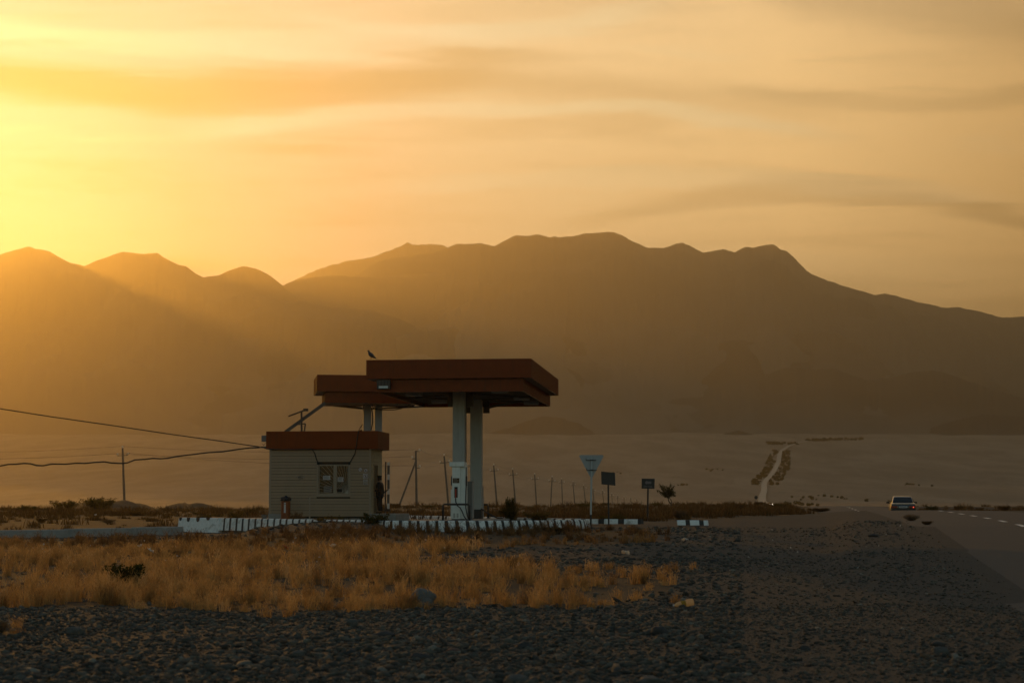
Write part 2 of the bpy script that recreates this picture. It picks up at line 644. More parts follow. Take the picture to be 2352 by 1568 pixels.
def grass_mask(X, Y):
    """0..1 cover of the tall dry grass between the gravel and the kerbs"""
    p = px_of(X, Y)
    n = fbm(X * .35, Y * .35, 31, 4) - .5
    n2 = fbm(X * 1.1, Y * 1.1, 37, 3) - .5
    front = 28.6 + 0.5 * np.sin(X * .5) + 1.6 * n + (np.clip(p - 1350, 0, 400) / 400) * 2.2
    m = 1 / (1 + np.exp(-(Y - front) / .22))
    # right-hand limit as a function of depth
    lim = np.interp(Y, [28, 31, 33.5, 35.5, 37, 39, 41, 47, 50, 52, 58, 66],
                    [1430, 1500, 1570, 1600, 1480, 1150, 1010, 1010, 1060, 1480, 1520, 1380])
    m = m / (1 + np.exp((p - lim - 170 * n - 60 * n2) / 22.0))
    back = np.interp(p, [-400, 300, 430, 900, 1335, 1500], [58, 58.5, 62, 61.0, 63.5, 60])
    m = m / (1 + np.exp((Y - back) / .35))
    # an isolated clump in the gravel
    cx, cy = (1190 - 1176) / 4019.5 * 41.5, 41.5
    m = np.maximum(m, np.exp(-(((X - cx) / 1.1) ** 2 + ((Y - cy) / .9) ** 2)))
    cx, cy = (1350 - 1176) / 4019.5 * 39.5, 39.5
    m = np.maximum(m, .8 * np.exp(-(((X - cx) / 1.6) ** 2 + ((Y - cy) / .9) ** 2)))
    # small tuft on the stones at the left edge
    cx, cy = (5 - 1176) / 4019.5 * 23.5, 23.5
    m = np.maximum(m, np.exp(-(((X - cx) / .45) ** 2 + ((Y - cy) / .5) ** 2)))
    return m


def build_ground():
    nu, = (430,)
    u = np.linspace(-1, 1, nu)
    u = np.sign(u) * (np.abs(u) * .40 + np.abs(u) ** 4 * 1.3)      # tan of the direction from y=-40
    Ys = np.concatenate([np.linspace(-30, 10, 12, endpoint=False), np.linspace(10, 62, 150, endpoint=False),
                         np.linspace(62, 130, 130, endpoint=False), np.linspace(130, 260, 120, endpoint=False),
                         260 * (16000 / 260) ** np.linspace(0, 1, 190)])
    UU, YY = np.meshgrid(u, Ys)
    off = np.interp(YY, [-30, 60, 400], [40, 30, 0])
    XX = UU * (YY + off) + np.clip(YY, 0, 120) * .02
    Z = zg(XX, YY)
    nr = len(Ys)
    V = np.stack([XX, YY, Z], -1).reshape(-1, 3)
    i = np.arange(nr * nu).reshape(nr, nu)
    F = np.stack([i[:-1, :-1], i[:-1, 1:], i[1:, 1:], i[1:, :-1]], -1).reshape(-1, 4)
    o = mesh_np('ground', V, F, ground_material(), smooth=True)
    X, Y = XX.ravel(), YY.ravel()
    p = px_of(X, Y)
    soil = grass_mask(X, Y)
    fld = np.clip((Y - np.interp(p, [-300, 415, 420, 1200, 1500, 1700, 1850, 1950, 2050, 2500], [60, 66, 92, 86, 76, 84, 95, 130, 190, 150])) / 4, 0, 1)
    soil = np.maximum(soil, fld)
    plain = np.clip((Y - 260) / 160, 0, 1)
    col = np.stack([soil, plain, np.zeros_like(soil), np.ones_like(soil)], -1).astype(np.float32)
    a = o.data.color_attributes.new('zone', 'FLOAT_COLOR', 'POINT')
    a.data.foreach_set('color', col.ravel())
    tag(o, kind='structure')
    return o


build_ground()


# ------------------------------------------------------------------ road
def strip(name, C, half_l, half_r, mat, dz, kind='structure', nx=6):
    C = np.asarray(C)
    T = np.gradient(C, axis=0)
    T /= np.linalg.norm(T, axis=1)[:, None]
    N = np.stack([T[:, 1], -T[:, 0]], -1)
    offs = np.linspace(-1, 1, nx)
    V = []
    for i in range(len(C)):
        for o_ in offs:
            d = o_ * (half_r[i] if o_ > 0 else half_l[i])
            q = C[i] + N[i] * d
            zc = float(zg_raw(C[i][0], C[i][1]))
            V.append((q[0], q[1], zc + dz - 0.012 * abs(d) * (C[i][1] < 300)))
    i = np.arange(len(V)).reshape(len(C), nx)
    F = np.stack([i[:-1, :-1], i[:-1, 1:], i[1:, 1:], i[1:, :-1]], -1).reshape(-1, 4)
    o = mesh_np(name, np.array(V), F, mat, smooth=True)
    return tag(o, kind=kind)


def asphalt_material(name, lo, hi, rough):
    m = bpy.data.materials.new(name)
    m.use_nodes = True
    k = NT(m.node_tree)
    b = k.n['Principled BSDF']
    g = k.node('ShaderNodeNewGeometry')
    pos = g.outputs['Position']
    n1 = k.noise(pos, 0.5, 5, 0.6)
    n2 = k.noise(pos, 40.0, 3, 0.7)
    c = k.mix(n1, lo, hi)
    c = k.mix(k.math('MULTIPLY', k.sstep(n2, 0.5, 0.7), 0.4), c, tuple(x * 1.9 for x in hi))
    k.l.new(c, b.inputs['Base Color'])
    b.inputs['Roughness'].default_value = rough
    bp = k.node('ShaderNodeBump')
    bp.inputs['Distance'].default_value = 0.012
    k.l.new(n2, bp.inputs['Height'])
    k.l.new(bp.outputs[0], b.inputs['Normal'])
    return m


M_ASPH = asphalt_material("old_asphalt", (0.020, 0.020, 0.019), (0.036, 0.035, 0.032), 0.8)
near = ROADC[ROADC[:, 1] < 1010]
dens = catmull([tuple(p) for p in near], 4)
road = strip('road', dens, [3.6] * len(dens), [3.6] * len(dens), M_ASPH, 0.03)
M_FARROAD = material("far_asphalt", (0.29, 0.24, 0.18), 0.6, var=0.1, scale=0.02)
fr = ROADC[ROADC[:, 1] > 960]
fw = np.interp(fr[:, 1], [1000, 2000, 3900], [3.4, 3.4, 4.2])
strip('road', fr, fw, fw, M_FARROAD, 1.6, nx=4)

# dashed centre line, part of the road
M_PAINT = material("road_paint", (0.72, 0.70, 0.64), 0.7, var=0.2, scale=3.0)
vs, fs = [], []
arc = np.concatenate([[0], np.cumsum(np.linalg.norm(np.diff(dens, axis=0), axis=1))])
def along(s):
    return np.array([np.interp(s, arc, dens[:, 0]), np.interp(s, arc, dens[:, 1])])
s0 = float(np.interp(57.0, dens[:, 1], arc))
for q in range(-14, 62):
    a0 = s0 + q * 5.5
    if a0 < 1 or a0 > arc[-1] - 10:
        continue
    ns = 4
    for j in range(ns + 1):
        p0 = along(a0 + 2.1 * j / ns)
        t = along(a0 + 2.1 * j / ns + .2) - p0
        t /= np.linalg.norm(t)
        for sd in (-.085, .085):
            qq = p0 + np.array([t[1], -t[0]]) * sd
            vs.append((qq[0], qq[1], float(zg_raw(*p0)) + 0.036))
        if j:
            b0 = len(vs) - 4
            fs.append((b0, b0 + 1, b0 + 3, b0 + 2))
mk = mesh_np('centre_line', np.array(vs), fs, M_PAINT, parent=road)


# ------------------------------------------------------------------ mountains
def rock_material(name, rock, sand_mist):
    m = bpy.data.materials.new(name)
    m.use_nodes = True
    k = NT(m.node_tree)
    b = k.n['Principled BSDF']
    g = k.node('ShaderNodeNewGeometry')
    mp = k.node('ShaderNodeMapping')
    mp.inputs['Scale'].default_value = (0.006, 0.004, 0.010)
    k.l.new(g.outputs['Position'], mp.inputs[0])
    n = k.noise(mp.outputs[0], 1.0, 8, 0.68, 0.3)
    sp = k.node('ShaderNodeSeparateXYZ')
    k.l.new(g.outputs['Position'], sp.inputs[0])
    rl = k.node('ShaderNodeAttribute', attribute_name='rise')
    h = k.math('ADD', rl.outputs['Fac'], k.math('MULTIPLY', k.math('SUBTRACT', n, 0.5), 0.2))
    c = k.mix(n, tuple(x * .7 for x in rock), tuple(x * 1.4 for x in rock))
    c = k.mix(k.sstep(h, 0.85, -0.05), c, sand_mist)  # pale foot, dark crest: low sunlit mist painted into the sand colour
    k.l.new(c, b.inputs['Base Color'])
    b.inputs['Roughness'].default_value = 0.95
    b.inputs['Specular IOR Level'].default_value = 0.1
    return m


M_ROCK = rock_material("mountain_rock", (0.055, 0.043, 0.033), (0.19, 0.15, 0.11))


def ridge(pts, D, L, seed, jag=2.0, rough=.3, back=1800):
    pts = sorted(pts)
    xs = np.arange(pts[0][0], pts[-1][0] + .1, 2.5)
    P = np.array(pts, float)
    # smooth-ish interpolation with small crest detail
    ys = np.interp(xs, P[:, 0], P[:, 1])
    ker = np.array([1, 2, 1]) / 4
    ys = np.convolve(np.pad(ys, 1, mode='edge'), ker, mode='valid')
    ys = ys - jag * (fbm(xs * .05, xs * 0 + seed, seed, 5, .6) - .5) * 2 - jag * .5 * (fbm(xs * .21, xs * 0, seed + 3, 3, .6, True) - .55)
    Dv = D + 700 * (fbm(xs * .004, xs * 0 + 3.3, seed + 8, 3) - .5)
    tz = EYE + np.tan(PITCH + np.arctan((CYP - ys) / FPX)) * Dv
    nv = 46
    V = []
    tt = np.concatenate([np.linspace(0, 1, nv), np.linspace(1.12, 1.6, 4)])
    for t in tt:
        if t <= 1:
            Yr = Dv - L * (1 - t)
        else:
            Yr = Dv + back * (t - 1)
        X = (xs - CXP) / FPX * Yr / (math.cos(PITCH)) * 1.0
        foot = np.interp(Dv - L, PROF_Y, PROF['M']) - 30
        if t <= 1:
            sh = t ** 1.25
            z = foot + (tz - foot) * sh
            gul = fbm(X * .0016, Yr * .0011, seed + 20, 6, .55, True) - .55
            spur = fbm(X * .0007, Yr * .0004, seed + 40, 4, .5) - .5
            z = z + (tz - foot) * (gul * rough * .62 + spur * rough) * np.clip(t * 3, 0, 1) * np.clip((1 - t) * 4.0, 0, 1) * 1.0
            # nothing below the crest may stick out above it as seen from here
            lim = EYE + (tz - EYE) / Dv * Yr - (1 - t) * 8
            z = np.minimum(z, lim)
        else:
            z = tz - (tz - foot) * (t - 1) * 1.4
        V.append(np.stack([X, Yr, z], -1))
    V = np.array(V)
    nr, nc = V.shape[:2]
    i = np.arange(nr * nc).reshape(nr, nc)
    F = np.stack([i[:-1, :-1], i[:-1, 1:], i[1:, 1:], i[1:, :-1]], -1).reshape(-1, 4)
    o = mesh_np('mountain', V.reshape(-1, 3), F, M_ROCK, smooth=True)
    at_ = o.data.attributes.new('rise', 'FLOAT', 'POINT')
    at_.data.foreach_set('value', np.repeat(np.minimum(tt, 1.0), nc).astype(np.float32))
    return tag(o, kind='structure')


RA = [(560, 720), (640, 660), (675, 644), (700, 632), (730, 618), (760, 610), (790, 600), (820, 597), (850, 590), (872, 584), (888, 577), (905, 571), (922, 563), (935, 556), (945, 562), (960, 563), (985, 560), (1008, 561), (1020, 565), (1050, 585), (1120, 640), (1200, 720)]
RB = [(720, 720), (780, 660), (815, 637), (850, 611), (880, 597), (930, 589), (990, 580), (1030, 567), (1048, 560), (1080, 560), (1105, 559), (1135, 565), (1160, 552), (1187, 540), (1210, 542), (1235, 537), (1265, 545), (1275, 542), (1284, 545), (1310, 543), (1340, 537), (1370, 534), (1395, 533), (1412, 534), (1430, 540), (1450, 553), (1470, 561), (1488, 569), (1525, 569), (1550, 562), (1570, 557), (1585, 563), (1600, 572), (1618, 580), (1640, 576), (1665, 573), (1690, 580), (1705, 572), (1717, 566), (1730, 569), (1745, 565), (1780, 562), (1795, 572), (1812, 577), (1825, 590), (1838, 603), (1855, 621), (1875, 634), (1920, 650), (1960, 663), (2012, 677), (2035, 673), (2060, 680), (2090, 687), (2110, 694), (2145, 700), (2165, 707), (2205, 705), (2225, 710), (2250, 714), (2275, 722), (2300, 729), (2352, 727), (2450, 735), (2600, 770), (2800, 830), (3000, 900)]
RC = [(500, 760), (590, 690), (650, 655), (670, 646), (690, 641), (740, 634), (780, 632), (820, 636), (860, 635), (900, 632), (950, 631), (1000, 627), (1060, 636), (1140, 652), (1240, 668), (1340, 690), (1440, 730), (1540, 780)]
RD = [(-900, 860), (-600, 770), (-400, 735), (-250, 690), (-120, 640), (-50, 603), (0, 583), (30, 574), (60, 566), (78, 572), (95, 574), (110, 578), (130, 590), (150, 600), (165, 605), (190, 611), (205, 604), (220, 598), (250, 587), (276, 578), (300, 581), (330, 583), (358, 580), (370, 590), (390, 600), (408, 608), (425, 612), (445, 627), (465, 637), (500, 633), (520, 623), (545, 614), (560, 612), (585, 616), (605, 626), (620, 634), (650, 657), (690, 690), (750, 730), (840, 780)]
RE = [(120, 800), (220, 760), (300, 730), (350, 715), (420, 716), (480, 706), (540, 690), (600, 679), (625, 684), (650, 694), (690, 692), (720, 697), (760, 706), (820, 709), (860, 713), (890, 722), (930, 738), (955, 750), (1000, 778), (1060, 815), (1130, 850)]
RF = [(330, 900), (440, 850), (510, 826), (560, 800), (600, 785), (625, 775), (640, 780), (655, 775), (675, 788), (700, 806), (740, 832), (800, 868), (860, 900)]
RG = [(640, 880), (720, 840), (790, 815), (850, 798), (890, 786), (920, 772), (945, 764), (965, 757), (985, 761), (1030, 753), (1060, 760), (1080, 770), (1095, 767), (1115, 764), (1140, 759), (1165, 766), (1190, 772), (1220, 778), (1240, 780), (1262, 792), (1282, 786), (1292, 774), (1302, 771), (1320, 780), (1345, 788), (1370, 795), (1400, 790), (1440, 785), (1470, 788), (1500, 798), (1530, 802), (1565, 799), (1610, 802), (1640, 792), (1665, 783), (1700, 780), (1740, 786), (1790, 797), (1850, 803), (1950, 832), (2050, 858), (2150, 880), (2300, 910), (2500, 960)]
RH = [(1480, 830), (1560, 800), (1620, 780), (1665, 762), (1700, 746), (1740, 728), (1790, 714), (1825, 709), (1870, 713), (1920, 724), (1960, 744), (2000, 768), (2060, 795), (2130, 810), (2200, 830), (2300, 860), (2420, 900)]
RI = [(1500, 985), (1580, 945), (1640, 915), (1700, 882), (1740, 866), (1790, 848), (1830, 842), (1870, 848), (1910, 846), (1950, 860), (1990, 872), (2040, 868), (2090, 855), (2140, 850), (2180, 860), (2240, 880), (2300, 900), (2360, 915), (2480, 940), (2600, 980)]
RJ = [(1980, 1010), (2060, 1000), (2130, 983), (2180, 968), (2220, 957), (2260, 950), (2300, 952), (2352, 957), (2420, 962), (2520, 990), (2620, 1010)]
RK = [(1600, 1012), (1640, 1004), (1670, 993), (1692, 988), (1715, 994), (1750, 1004), (1800, 1012)]
RL = [(980, 1012), (1080, 1000), (1180, 975), (1250, 955), (1330, 962), (1400, 985), (1440, 996), (1520, 1004), (1580, 1010)]
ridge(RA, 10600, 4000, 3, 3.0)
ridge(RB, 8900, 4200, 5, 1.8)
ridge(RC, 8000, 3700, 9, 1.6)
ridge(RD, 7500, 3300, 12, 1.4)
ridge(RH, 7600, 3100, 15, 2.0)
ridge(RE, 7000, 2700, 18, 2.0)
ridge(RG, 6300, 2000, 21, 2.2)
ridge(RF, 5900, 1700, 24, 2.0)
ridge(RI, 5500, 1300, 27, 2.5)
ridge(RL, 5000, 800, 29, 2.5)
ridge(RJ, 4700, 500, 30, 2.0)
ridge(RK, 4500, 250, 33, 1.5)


# ------------------------------------------------------------------ air
def build_haze():
    mb = MB()
    mb.box(-14000, 14000, -400, 17000, -60, 1680)
    m = bpy.data.materials.new("dusty_air")
    m.use_nodes = True
    k = NT(m.node_tree)
    k.n.clear()
    out = k.node('ShaderNodeOutputMaterial')
    v = k.node('ShaderNodeVolumePrincipled')
    v.inputs['Color'].default_value = HAZE_COLOR + (1.0,)
    v.inputs['Density'].default_value = HAZE_DENSITY
    v.inputs['Anisotropy'].default_value = HAZE_G
    k.l.new(v.outputs[0], out.inputs['Volume'])
    o = mb.build('haze', m)
    tag(o, kind='stuff')


HAZE_COLOR, HAZE_DENSITY, HAZE_G = (0.64, 0.575, 0.42), 1.2e-4, 0.79
build_haze()


# ------------------------------------------------------------------ filling station
TH = R(-6.7)
UX, UY = (math.cos(TH), math.sin(TH)), (-math.sin(TH), math.cos(TH))
ZP = 0.95                         # level of the forecourt slab

M_RED = material("red_sheet", (0.16, 0.022, 0.004), 0.2, var=0.12, scale=2.5, stain=(0.09, 0.02, 0.006), spec=0.14)
M_RED2 = material("red_sheet_edge", (0.16, 0.024, 0.005), 0.2, var=0.15, scale=4, stain=(0.10, 0.03, 0.015), spec=0.14)
M_DECK = material("deck_sheet", (0.10, 0.095, 0.075), 0.7, var=0.2)
M_STEEL = material("dark_steel", (0.05, 0.045, 0.04), 0.5, var=0.2)
M_GREY = material("grey_paint", (0.33, 0.33, 0.31), 0.55, var=0.06, scale=3, stain=(0.20, 0.19, 0.17))
M_PUMP = material("pale_enamel", (0.68, 0.68, 0.63), 0.4, var=0.05, scale=4, stain=(0.48, 0.45, 0.39))
M_CAB = material("grey_cabinet", (0.13, 0.13, 0.125), 0.45, var=0.08)
M_BLACK = material("black_paint", (0.018, 0.017, 0.016), 0.5, var=0.2)
M_RUBBER = material("black_rubber", (0.014, 0.014, 0.014), 0.6, var=0.2)
M_GLASSD = material("dark_glass", (0.012, 0.012, 0.012), 0.08, var=0.1)
M_WHITE = material("white_paint", (0.80, 0.79, 0.76), 0.65, var=0.08, scale=8, bump=0.004, bscale=60, col2=(0.48, 0.46, 0.42))
M_KBLACK = material("kerb_black", (0.03, 0.028, 0.026), 0.7, var=0.25, scale=8)
M_CONC = material("concrete", (0.28, 0.265, 0.24), 0.85, var=0.15, scale=2, bump=0.006, bscale=30, col2=(0.2, 0.18, 0.16))
M_SLAB = material("forecourt", (0.16, 0.15, 0.13), 0.85, var=0.2, scale=1.2, bump=0.006, bscale=25)
M_CREAM = material("cream_siding", (0.31, 0.215, 0.135), 0.6, var=0.05, scale=2, stain=(0.25, 0.20, 0.135))
M_TAN = material("tan_block", (0.42, 0.34, 0.22), 0.7, var=0.15, scale=5, bump=0.004)
M_TRIM = material("cream_trim", (0.31, 0.235, 0.165), 0.6, var=0.06)
M_INSIDE = material("dark_interior", (0.02, 0.017, 0.012), 0.8, var=0.2)
M_PAPER = material("paper_notice", (0.55, 0.50, 0.48), 0.7, var=0.06)
M_INK = material("print_ink", (0.05, 0.045, 0.05), 0.7, var=0.1)
M_ORANGE = material("orange_paint", (0.22, 0.05, 0.008), 0.55, var=0.15, stain=(0.12, 0.03, 0.01))
M_WOODPOLE = material("weathered_pole", (0.12, 0.10, 0.08), 0.85, var=0.2, scale=3)
M_INSUL = material("glazed_insulator", (0.75, 0.72, 0.62), 0.12, var=0.05)
M_ALU = material("bare_aluminium", (0.30, 0.31, 0.31), 0.45, metal=0.0, var=0.06)
M_DOOR = material("brown_door", (0.06, 0.05, 0.02), 0.5, var=0.15)
M_LENS = material("lamp_lens", (0.5, 0.55, 0.55), 0.25, var=0.05)


def solve_t(P, d, px, y=1154.0):
    """distance along world direction d from P at which the point falls on picture column px"""
    cy = (CYP - y) / FPX
    k = ((px - CXP) / FPX) / (math.cos(PITCH) - math.sin(PITCH) * cy)
    return (k * P[1] - P[0]) / (d[0] - k * d[1])


def zof(y, Y):
    return at(CXP, y, Y).z


def fascia_ring(mb, x0, x1, y0, y1, z0, z1, t=0.05, rib=0.16, rd=0.009, rw=0.05, mi=0):
    """four sheet-metal faces with upright ribs"""
    mb.box(x0, x1, y0, y0 + t, z0, z1, mi)
    mb.box(x0, x1, y1 - t, y1, z0, z1, mi)
    mb.box(x0, x0 + t, y0 + t, y1 - t, z0, z1, mi)
    mb.box(x1 - t, x1, y0 + t, y1 - t, z0, z1, mi)
    e = 0.004
    n = int((x1 - x0) / rib)
    for i in range(n):
        c = x0 + (i + .5) * (x1 - x0) / n
        mb.box(c - rw / 2, c + rw / 2, y0 - rd * .3, y0 + e, z0 + .012, z1 - .012, mi)
        mb.box(c - rw / 2, c + rw / 2, y1 - e, y1 + rd, z0 + .012, z1 - .012, mi)
    n = int((y1 - y0) / rib)
    for i in range(n):
        c = y0 + (i + .5) * (y1 - y0) / n
        mb.box(x0 - rd, x0 + e, c - rw / 2, c + rw / 2, z0 + .012, z1 - .012, mi)
        mb.box(x1 - e, x1 + rd, c - rw / 2, c + rw / 2, z0 + .012, z1 - .012, mi)


# ---- forecourt slab and kerbs
def wpt(px, Y):
    return ((px - CXP) / FPX * Y * 0.9958, Y)


FRONT = [(417, 74.5), (510, 72.8), (600, 70.5), (720, 67.3), (830, 64.3), (905, 62.6), (1000, 62.0), (1085, 62.0), (1200, 63.2), (1300, 64.8), (1333, 65.6), (1346, 66.9)]
BACK = [(880, 90.5), (1000, 86), (1125, 80), (1250, 75.6), (1340, 72.3), (1400, 71.4), (1474, 70.6)]


def build_slab():
    poly = [wpt(*p) for p in FRONT] + [wpt(1346, 70), wpt(1330, 72.5), wpt(1250, 75.6), wpt(1125, 80), wpt(1000, 86), wpt(880, 90.5), wpt(600, 96), wpt(470, 90), wpt(425, 79)]
    n = len(poly)
    vs = [(x, y, ZP) for x, y in poly] + [(x, y, 0.2) for x, y in poly]
    fs = [tuple(range(n))] + [(i, i + n, (i + 1) % n + n, (i + 1) % n) for i in range(n)]
    mb = MB().add(vs, fs)
    o = mb.build('forecourt', M_SLAB)
    bm = bmesh.new()
    bm.from_mesh(o.data)
    bmesh.ops.triangulate(bm, faces=[f for f in bm.faces if len(f.verts) > 4])
    bm.to_mesh(o.data)
    bm.free()
    tag(o, kind='structure')


build_slab()


def kerb_run(name, pts, ztop, h, wl, bl, label, cat='kerb', width=.20, mats=None, jit=.12, slant=.03, taper=.05):
    P = catmull(pts, 12)
    s = np.concatenate([[0], np.cumsum(np.linalg.norm(np.diff(P, axis=0), axis=1))])
    zt = ztop if callable(ztop) else (lambda q: ztop)
    mb = MB()
    a = 0.0
    white = True
    rr = random.Random(len(pts) * 7 + int(h * 100))
    while a < s[-1] - .03:
        L = (wl if white else bl) * (1 + rr.uniform(-jit, jit))
        b = min(a + L, s[-1])
        pa = np.array([np.interp(a, s, P[:, 0]), np.interp(a, s, P[:, 1])])
        pb = np.array([np.interp(b, s, P[:, 0]), np.interp(b, s, P[:, 1])])
        t = (pb - pa) / max(1e-6, np.linalg.norm(pb - pa))
        nrm = np.array([t[1], -t[0]])          # towards the camera side
        z = zt((a + b) / 2 / s[-1]) + rr.uniform(-.006, .006)
        ht = h if not callable(h) else h(a / s[-1])
        fr, bk = width * .5, width * .5
        prof = [(-bk, -ht), (-bk, -.02), (-bk + .025, 0), (fr - .03, 0), (fr, -.035), (fr + taper, -ht)]
        vs = []
        for q, sh in ((pa, 0), (pb, 0)):
            for (o_, dz) in prof:
                sl = slant * (-dz / ht)
                vs.append((q[0] + nrm[0] * o_ + t[0] * sl, q[1] + nrm[1] * o_ + t[1] * sl, z + dz))
        n = len(prof)
        fs = [tuple(reversed(range(n))), tuple(range(n, 2 * n))] + [(i, i + 1, i + 1 + n, i + n) for i in range(n - 1)]
        mb.add(vs, fs, 0 if white else 1)
        a = b
        white = not white
    o = mb.build(name, mats or [M_WHITE, M_KBLACK])
    tag(o, label, cat)
    return o


fw_pts = [wpt(*p) for p in FRONT]
# plain white block with black half moons at the left end
blk = kerb_run('concrete_block', fw_pts[:2], 1.13, .80, 9.0, .1, 'large white concrete kerb block with black half moons, left of the kiosk', 'concrete block', width=.26, taper=.12)
_p0, _p1 = np.array(fw_pts[0]), np.array(fw_pts[1])
_t = (_p1 - _p0) / np.linalg.norm(_p1 - _p0)
_n = np.array([_t[1], -_t[0]])
for px_, w_, h_ in ((421.6, .08, .13), (440, .10, .17), (462, .10, .17), (485, .11, .10)):
    f = (px_ - 417) / (510 - 417)
    c = _p0 + (_p1 - _p0) * max(f, .05)
    mb = MB()
    pts = [(-w_, 0.006), (w_, 0.006)] + [(w_ * math.cos(q), -h_ * math.sin(q)) for q in np.linspace(.15, math.pi - .15, 9)]
    vs = []
    for off in (.128, .150):
        for (u, dz) in pts:
            e = off + .035 * (-dz / .3)
            vs.append((c[0] + _t[0] * u + _n[0] * e, c[1] + _t[1] * u + _n[1] * e, 1.125 + dz))
    k_ = len(pts)
    mb.add(vs, [tuple(range(k_)), tuple(reversed(range(k_, 2 * k_)))] + [(i, i + k_, (i + 1) % k_ + k_, (i + 1) % k_) for i in range(k_)])
    mb.build('painted_mark', M_KBLACK, parent=blk)
kerb_run('striped_kerb', fw_pts[1:6], 1.12, .5, .34, .14, 'white kerb with black stripes in front of the kiosk, mostly grown over by grass')
kerb_run('striped_kerb', fw_pts[5:], 1.12, .46, .235, .115, 'black and white striped kerb in front of the fuel pump, curving at its right end', width=.24, taper=.08, slant=.05)
kerb_run('striped_kerb', [wpt(*p) for p in BACK], lambda q: 1.12 - .03 * q, .2, .62, .26, 'long low black and white kerb along the far side of the forecourt')
kerb_run('striped_kerb', [wpt(1555, 70.3), wpt(1625, 70.0)], 1.06, .2, .34, .16, 'short broken piece of striped kerb at the gravel edge below the small tree')
lp = [wpt(-190, 60.0), wpt(0, 62.5), wpt(200, 65), wpt(300, 66.5), wpt(416, 68.4)]
kerb_run('concrete_kerb', lp, lambda q: .74 + .10 * q, .40, 3.0, 2.96, 'long low bare concrete kerb running left from the white block', mats=[M_CONC, M_CONC], width=.3, jit=.0, slant=0)

# ---- front canopy
FR = at(1220, 823, 66.7)
CW = 6.41
FL = (FR.x - CW * UX[0], FR.y - CW * UX[1])
CD = solve_t((FR.x, FR.y), UY, 1282.5, 868)
ZT = FR.z - ZP
can = empty('fuel_canopy', (FL[0], FL[1], ZP), TH)
tag(can, 'wide red flat canopy on two square columns above the fuel pump', 'canopy')
H1, H2 = .73, .50
mb = MB()
fascia_ring(mb, 0, CW, 0, CD, ZT - H1, ZT)
mb.build('upper_fascia', M_RED, can)
mb = MB()
I0, I1 = .36, .34
fascia_ring(mb, I0, CW - I1, .34, CD - .34, ZT - H1 - H2, ZT - H1 - .004)
mb.build('lower_fascia', M_RED2, can)
mb = MB()
mb.box(.06, CW - .06, .06, CD - .06, ZT - .16, ZT - .10)
mb.build('roof_sheet', M_DECK, can)
mb = MB()      # ledge between the tiers
mb.box(.055, I0 + .02, .055, CD - .055, ZT - H1 + .01, ZT - H1 + .03)
mb.box(CW - I1 - .02, CW - .055, .055, CD - .055, ZT - H1 + .01, ZT - H1 + .03)
mb.box(I0 + .025, CW - I1 - .025, .055, .36, ZT - H1 + .01, ZT - H1 + .03)
mb.box(I0 + .025, CW - I1 - .025, CD - .36, CD - .055, ZT - H1 + .01, ZT - H1 + .03)
mb.build('ledge', M_TRIM, can)
mb = MB()      # corrugated ceiling, ribs across
zc = ZT - H1 - .30
mb.box(I0 + .06, CW - I1 - .06, .42, CD - .42, zc, zc + .02)
n = int((CD - .9) / .2)
for i in range(n):
    y = .46 + i * (CD - .92) / n
    mb.box(I0 + .06, CW - I1 - .06, y, y + .08, zc - .03, zc + .004)
mb.build('ceiling', M_DECK, can)
CX_ = 3.2
for q, (cv) in enumerate((3.0, 8.0)):
    mb = MB()
    mb.box(CX_ - .24, CX_ + .24, cv - .24, cv + .24, .12, zc - .06)
    col = mb.build('column', M_GREY, can, bevel=.015)
    mb = MB()
    mb.box(CX_ - .246, CX_ + .246, cv - .246, cv + .246, .125, .52)
    mb.build('column_base', M_BLACK, col)
    for sx in (-1, 1):      # head frame
        mb = MB()
        mb.box(CX_ + sx * .25 - (.26 if sx < 0 else 0), CX_ + sx * .25 + (.26 if sx > 0 else 0), cv + .26, cv + .46, zc - .62, zc - .04)
        mb.build('column_head', M_STEEL, col)
for a, b in (((I0 + .3, 1.0), (CW - I1 - .3, 6.4)), ((CW - I1 - .3, 1.0), (I0 + .3, 6.4)), ((I0 + .3, 6.0), (CW - I1 - .3, CD - .8)), ((CW - I1 - .3, 6.0), (I0 + .3, CD - .8))):
    mb = MB()
    mb.bar((a[0], a[1], zc - .06), (b[0], b[1], zc - .075), .10, .06)
    mb.build('brace', M_STEEL, can)
mb = MB()
mb.bar((CX_ + .3, 8.2, zc - .42), (CX_ + 1.9, 8.6, zc - .08), .12, .10)
mb.build('knee_brace', M_STEEL, can)
for (lx, ly) in ((1.3, 3.3), (1.5, 8.5), (5.0, 1.6), (5.3, 6.6), (5.35, 10.0)):
    mb = MB()
    mb.box(lx - .32, lx + .32, ly - .16, ly + .16, zc - .16, zc - .035)
    lt = mb.build('light_fixture', M_ALU, can)
    mb = MB()
    mb.box(lx - .30, lx + .30, ly - .14, ly + .14, zc - .172, zc - .162)
    mb.build('diffuser', M_LENS, lt)
mb = MB()
mb.box(I0 + .04, I0 + .56, .10, .335, ZT - H1 - .38, ZT - H1 - .02)
fl = mb.build('floodlight', M_BLACK, can)
mb = MB()
mb.box(I0 + .12, I0 + .48, .085, .099, ZT - H1 - .36, ZT - H1 - .27)
mb.build('floodlight_glass', M_LENS, fl)
mb = MB()
for q in range(3):
    mb.box(I0 + .12 + q * .13, I0 + .17 + q * .13, .088, .099, ZT - H1 - .24, ZT - H1 - .05)
mb.build('heat_sink', M_STEEL, fl)
mb = MB()
mb.tube([(CX_ + .27, 3.02, zc - .1), (CX_ + .275, 3.02, 3.0), (CX_ + .27, 3.03, 1.6)], .016, 6)
mb.build('conduit', M_BLACK, can)

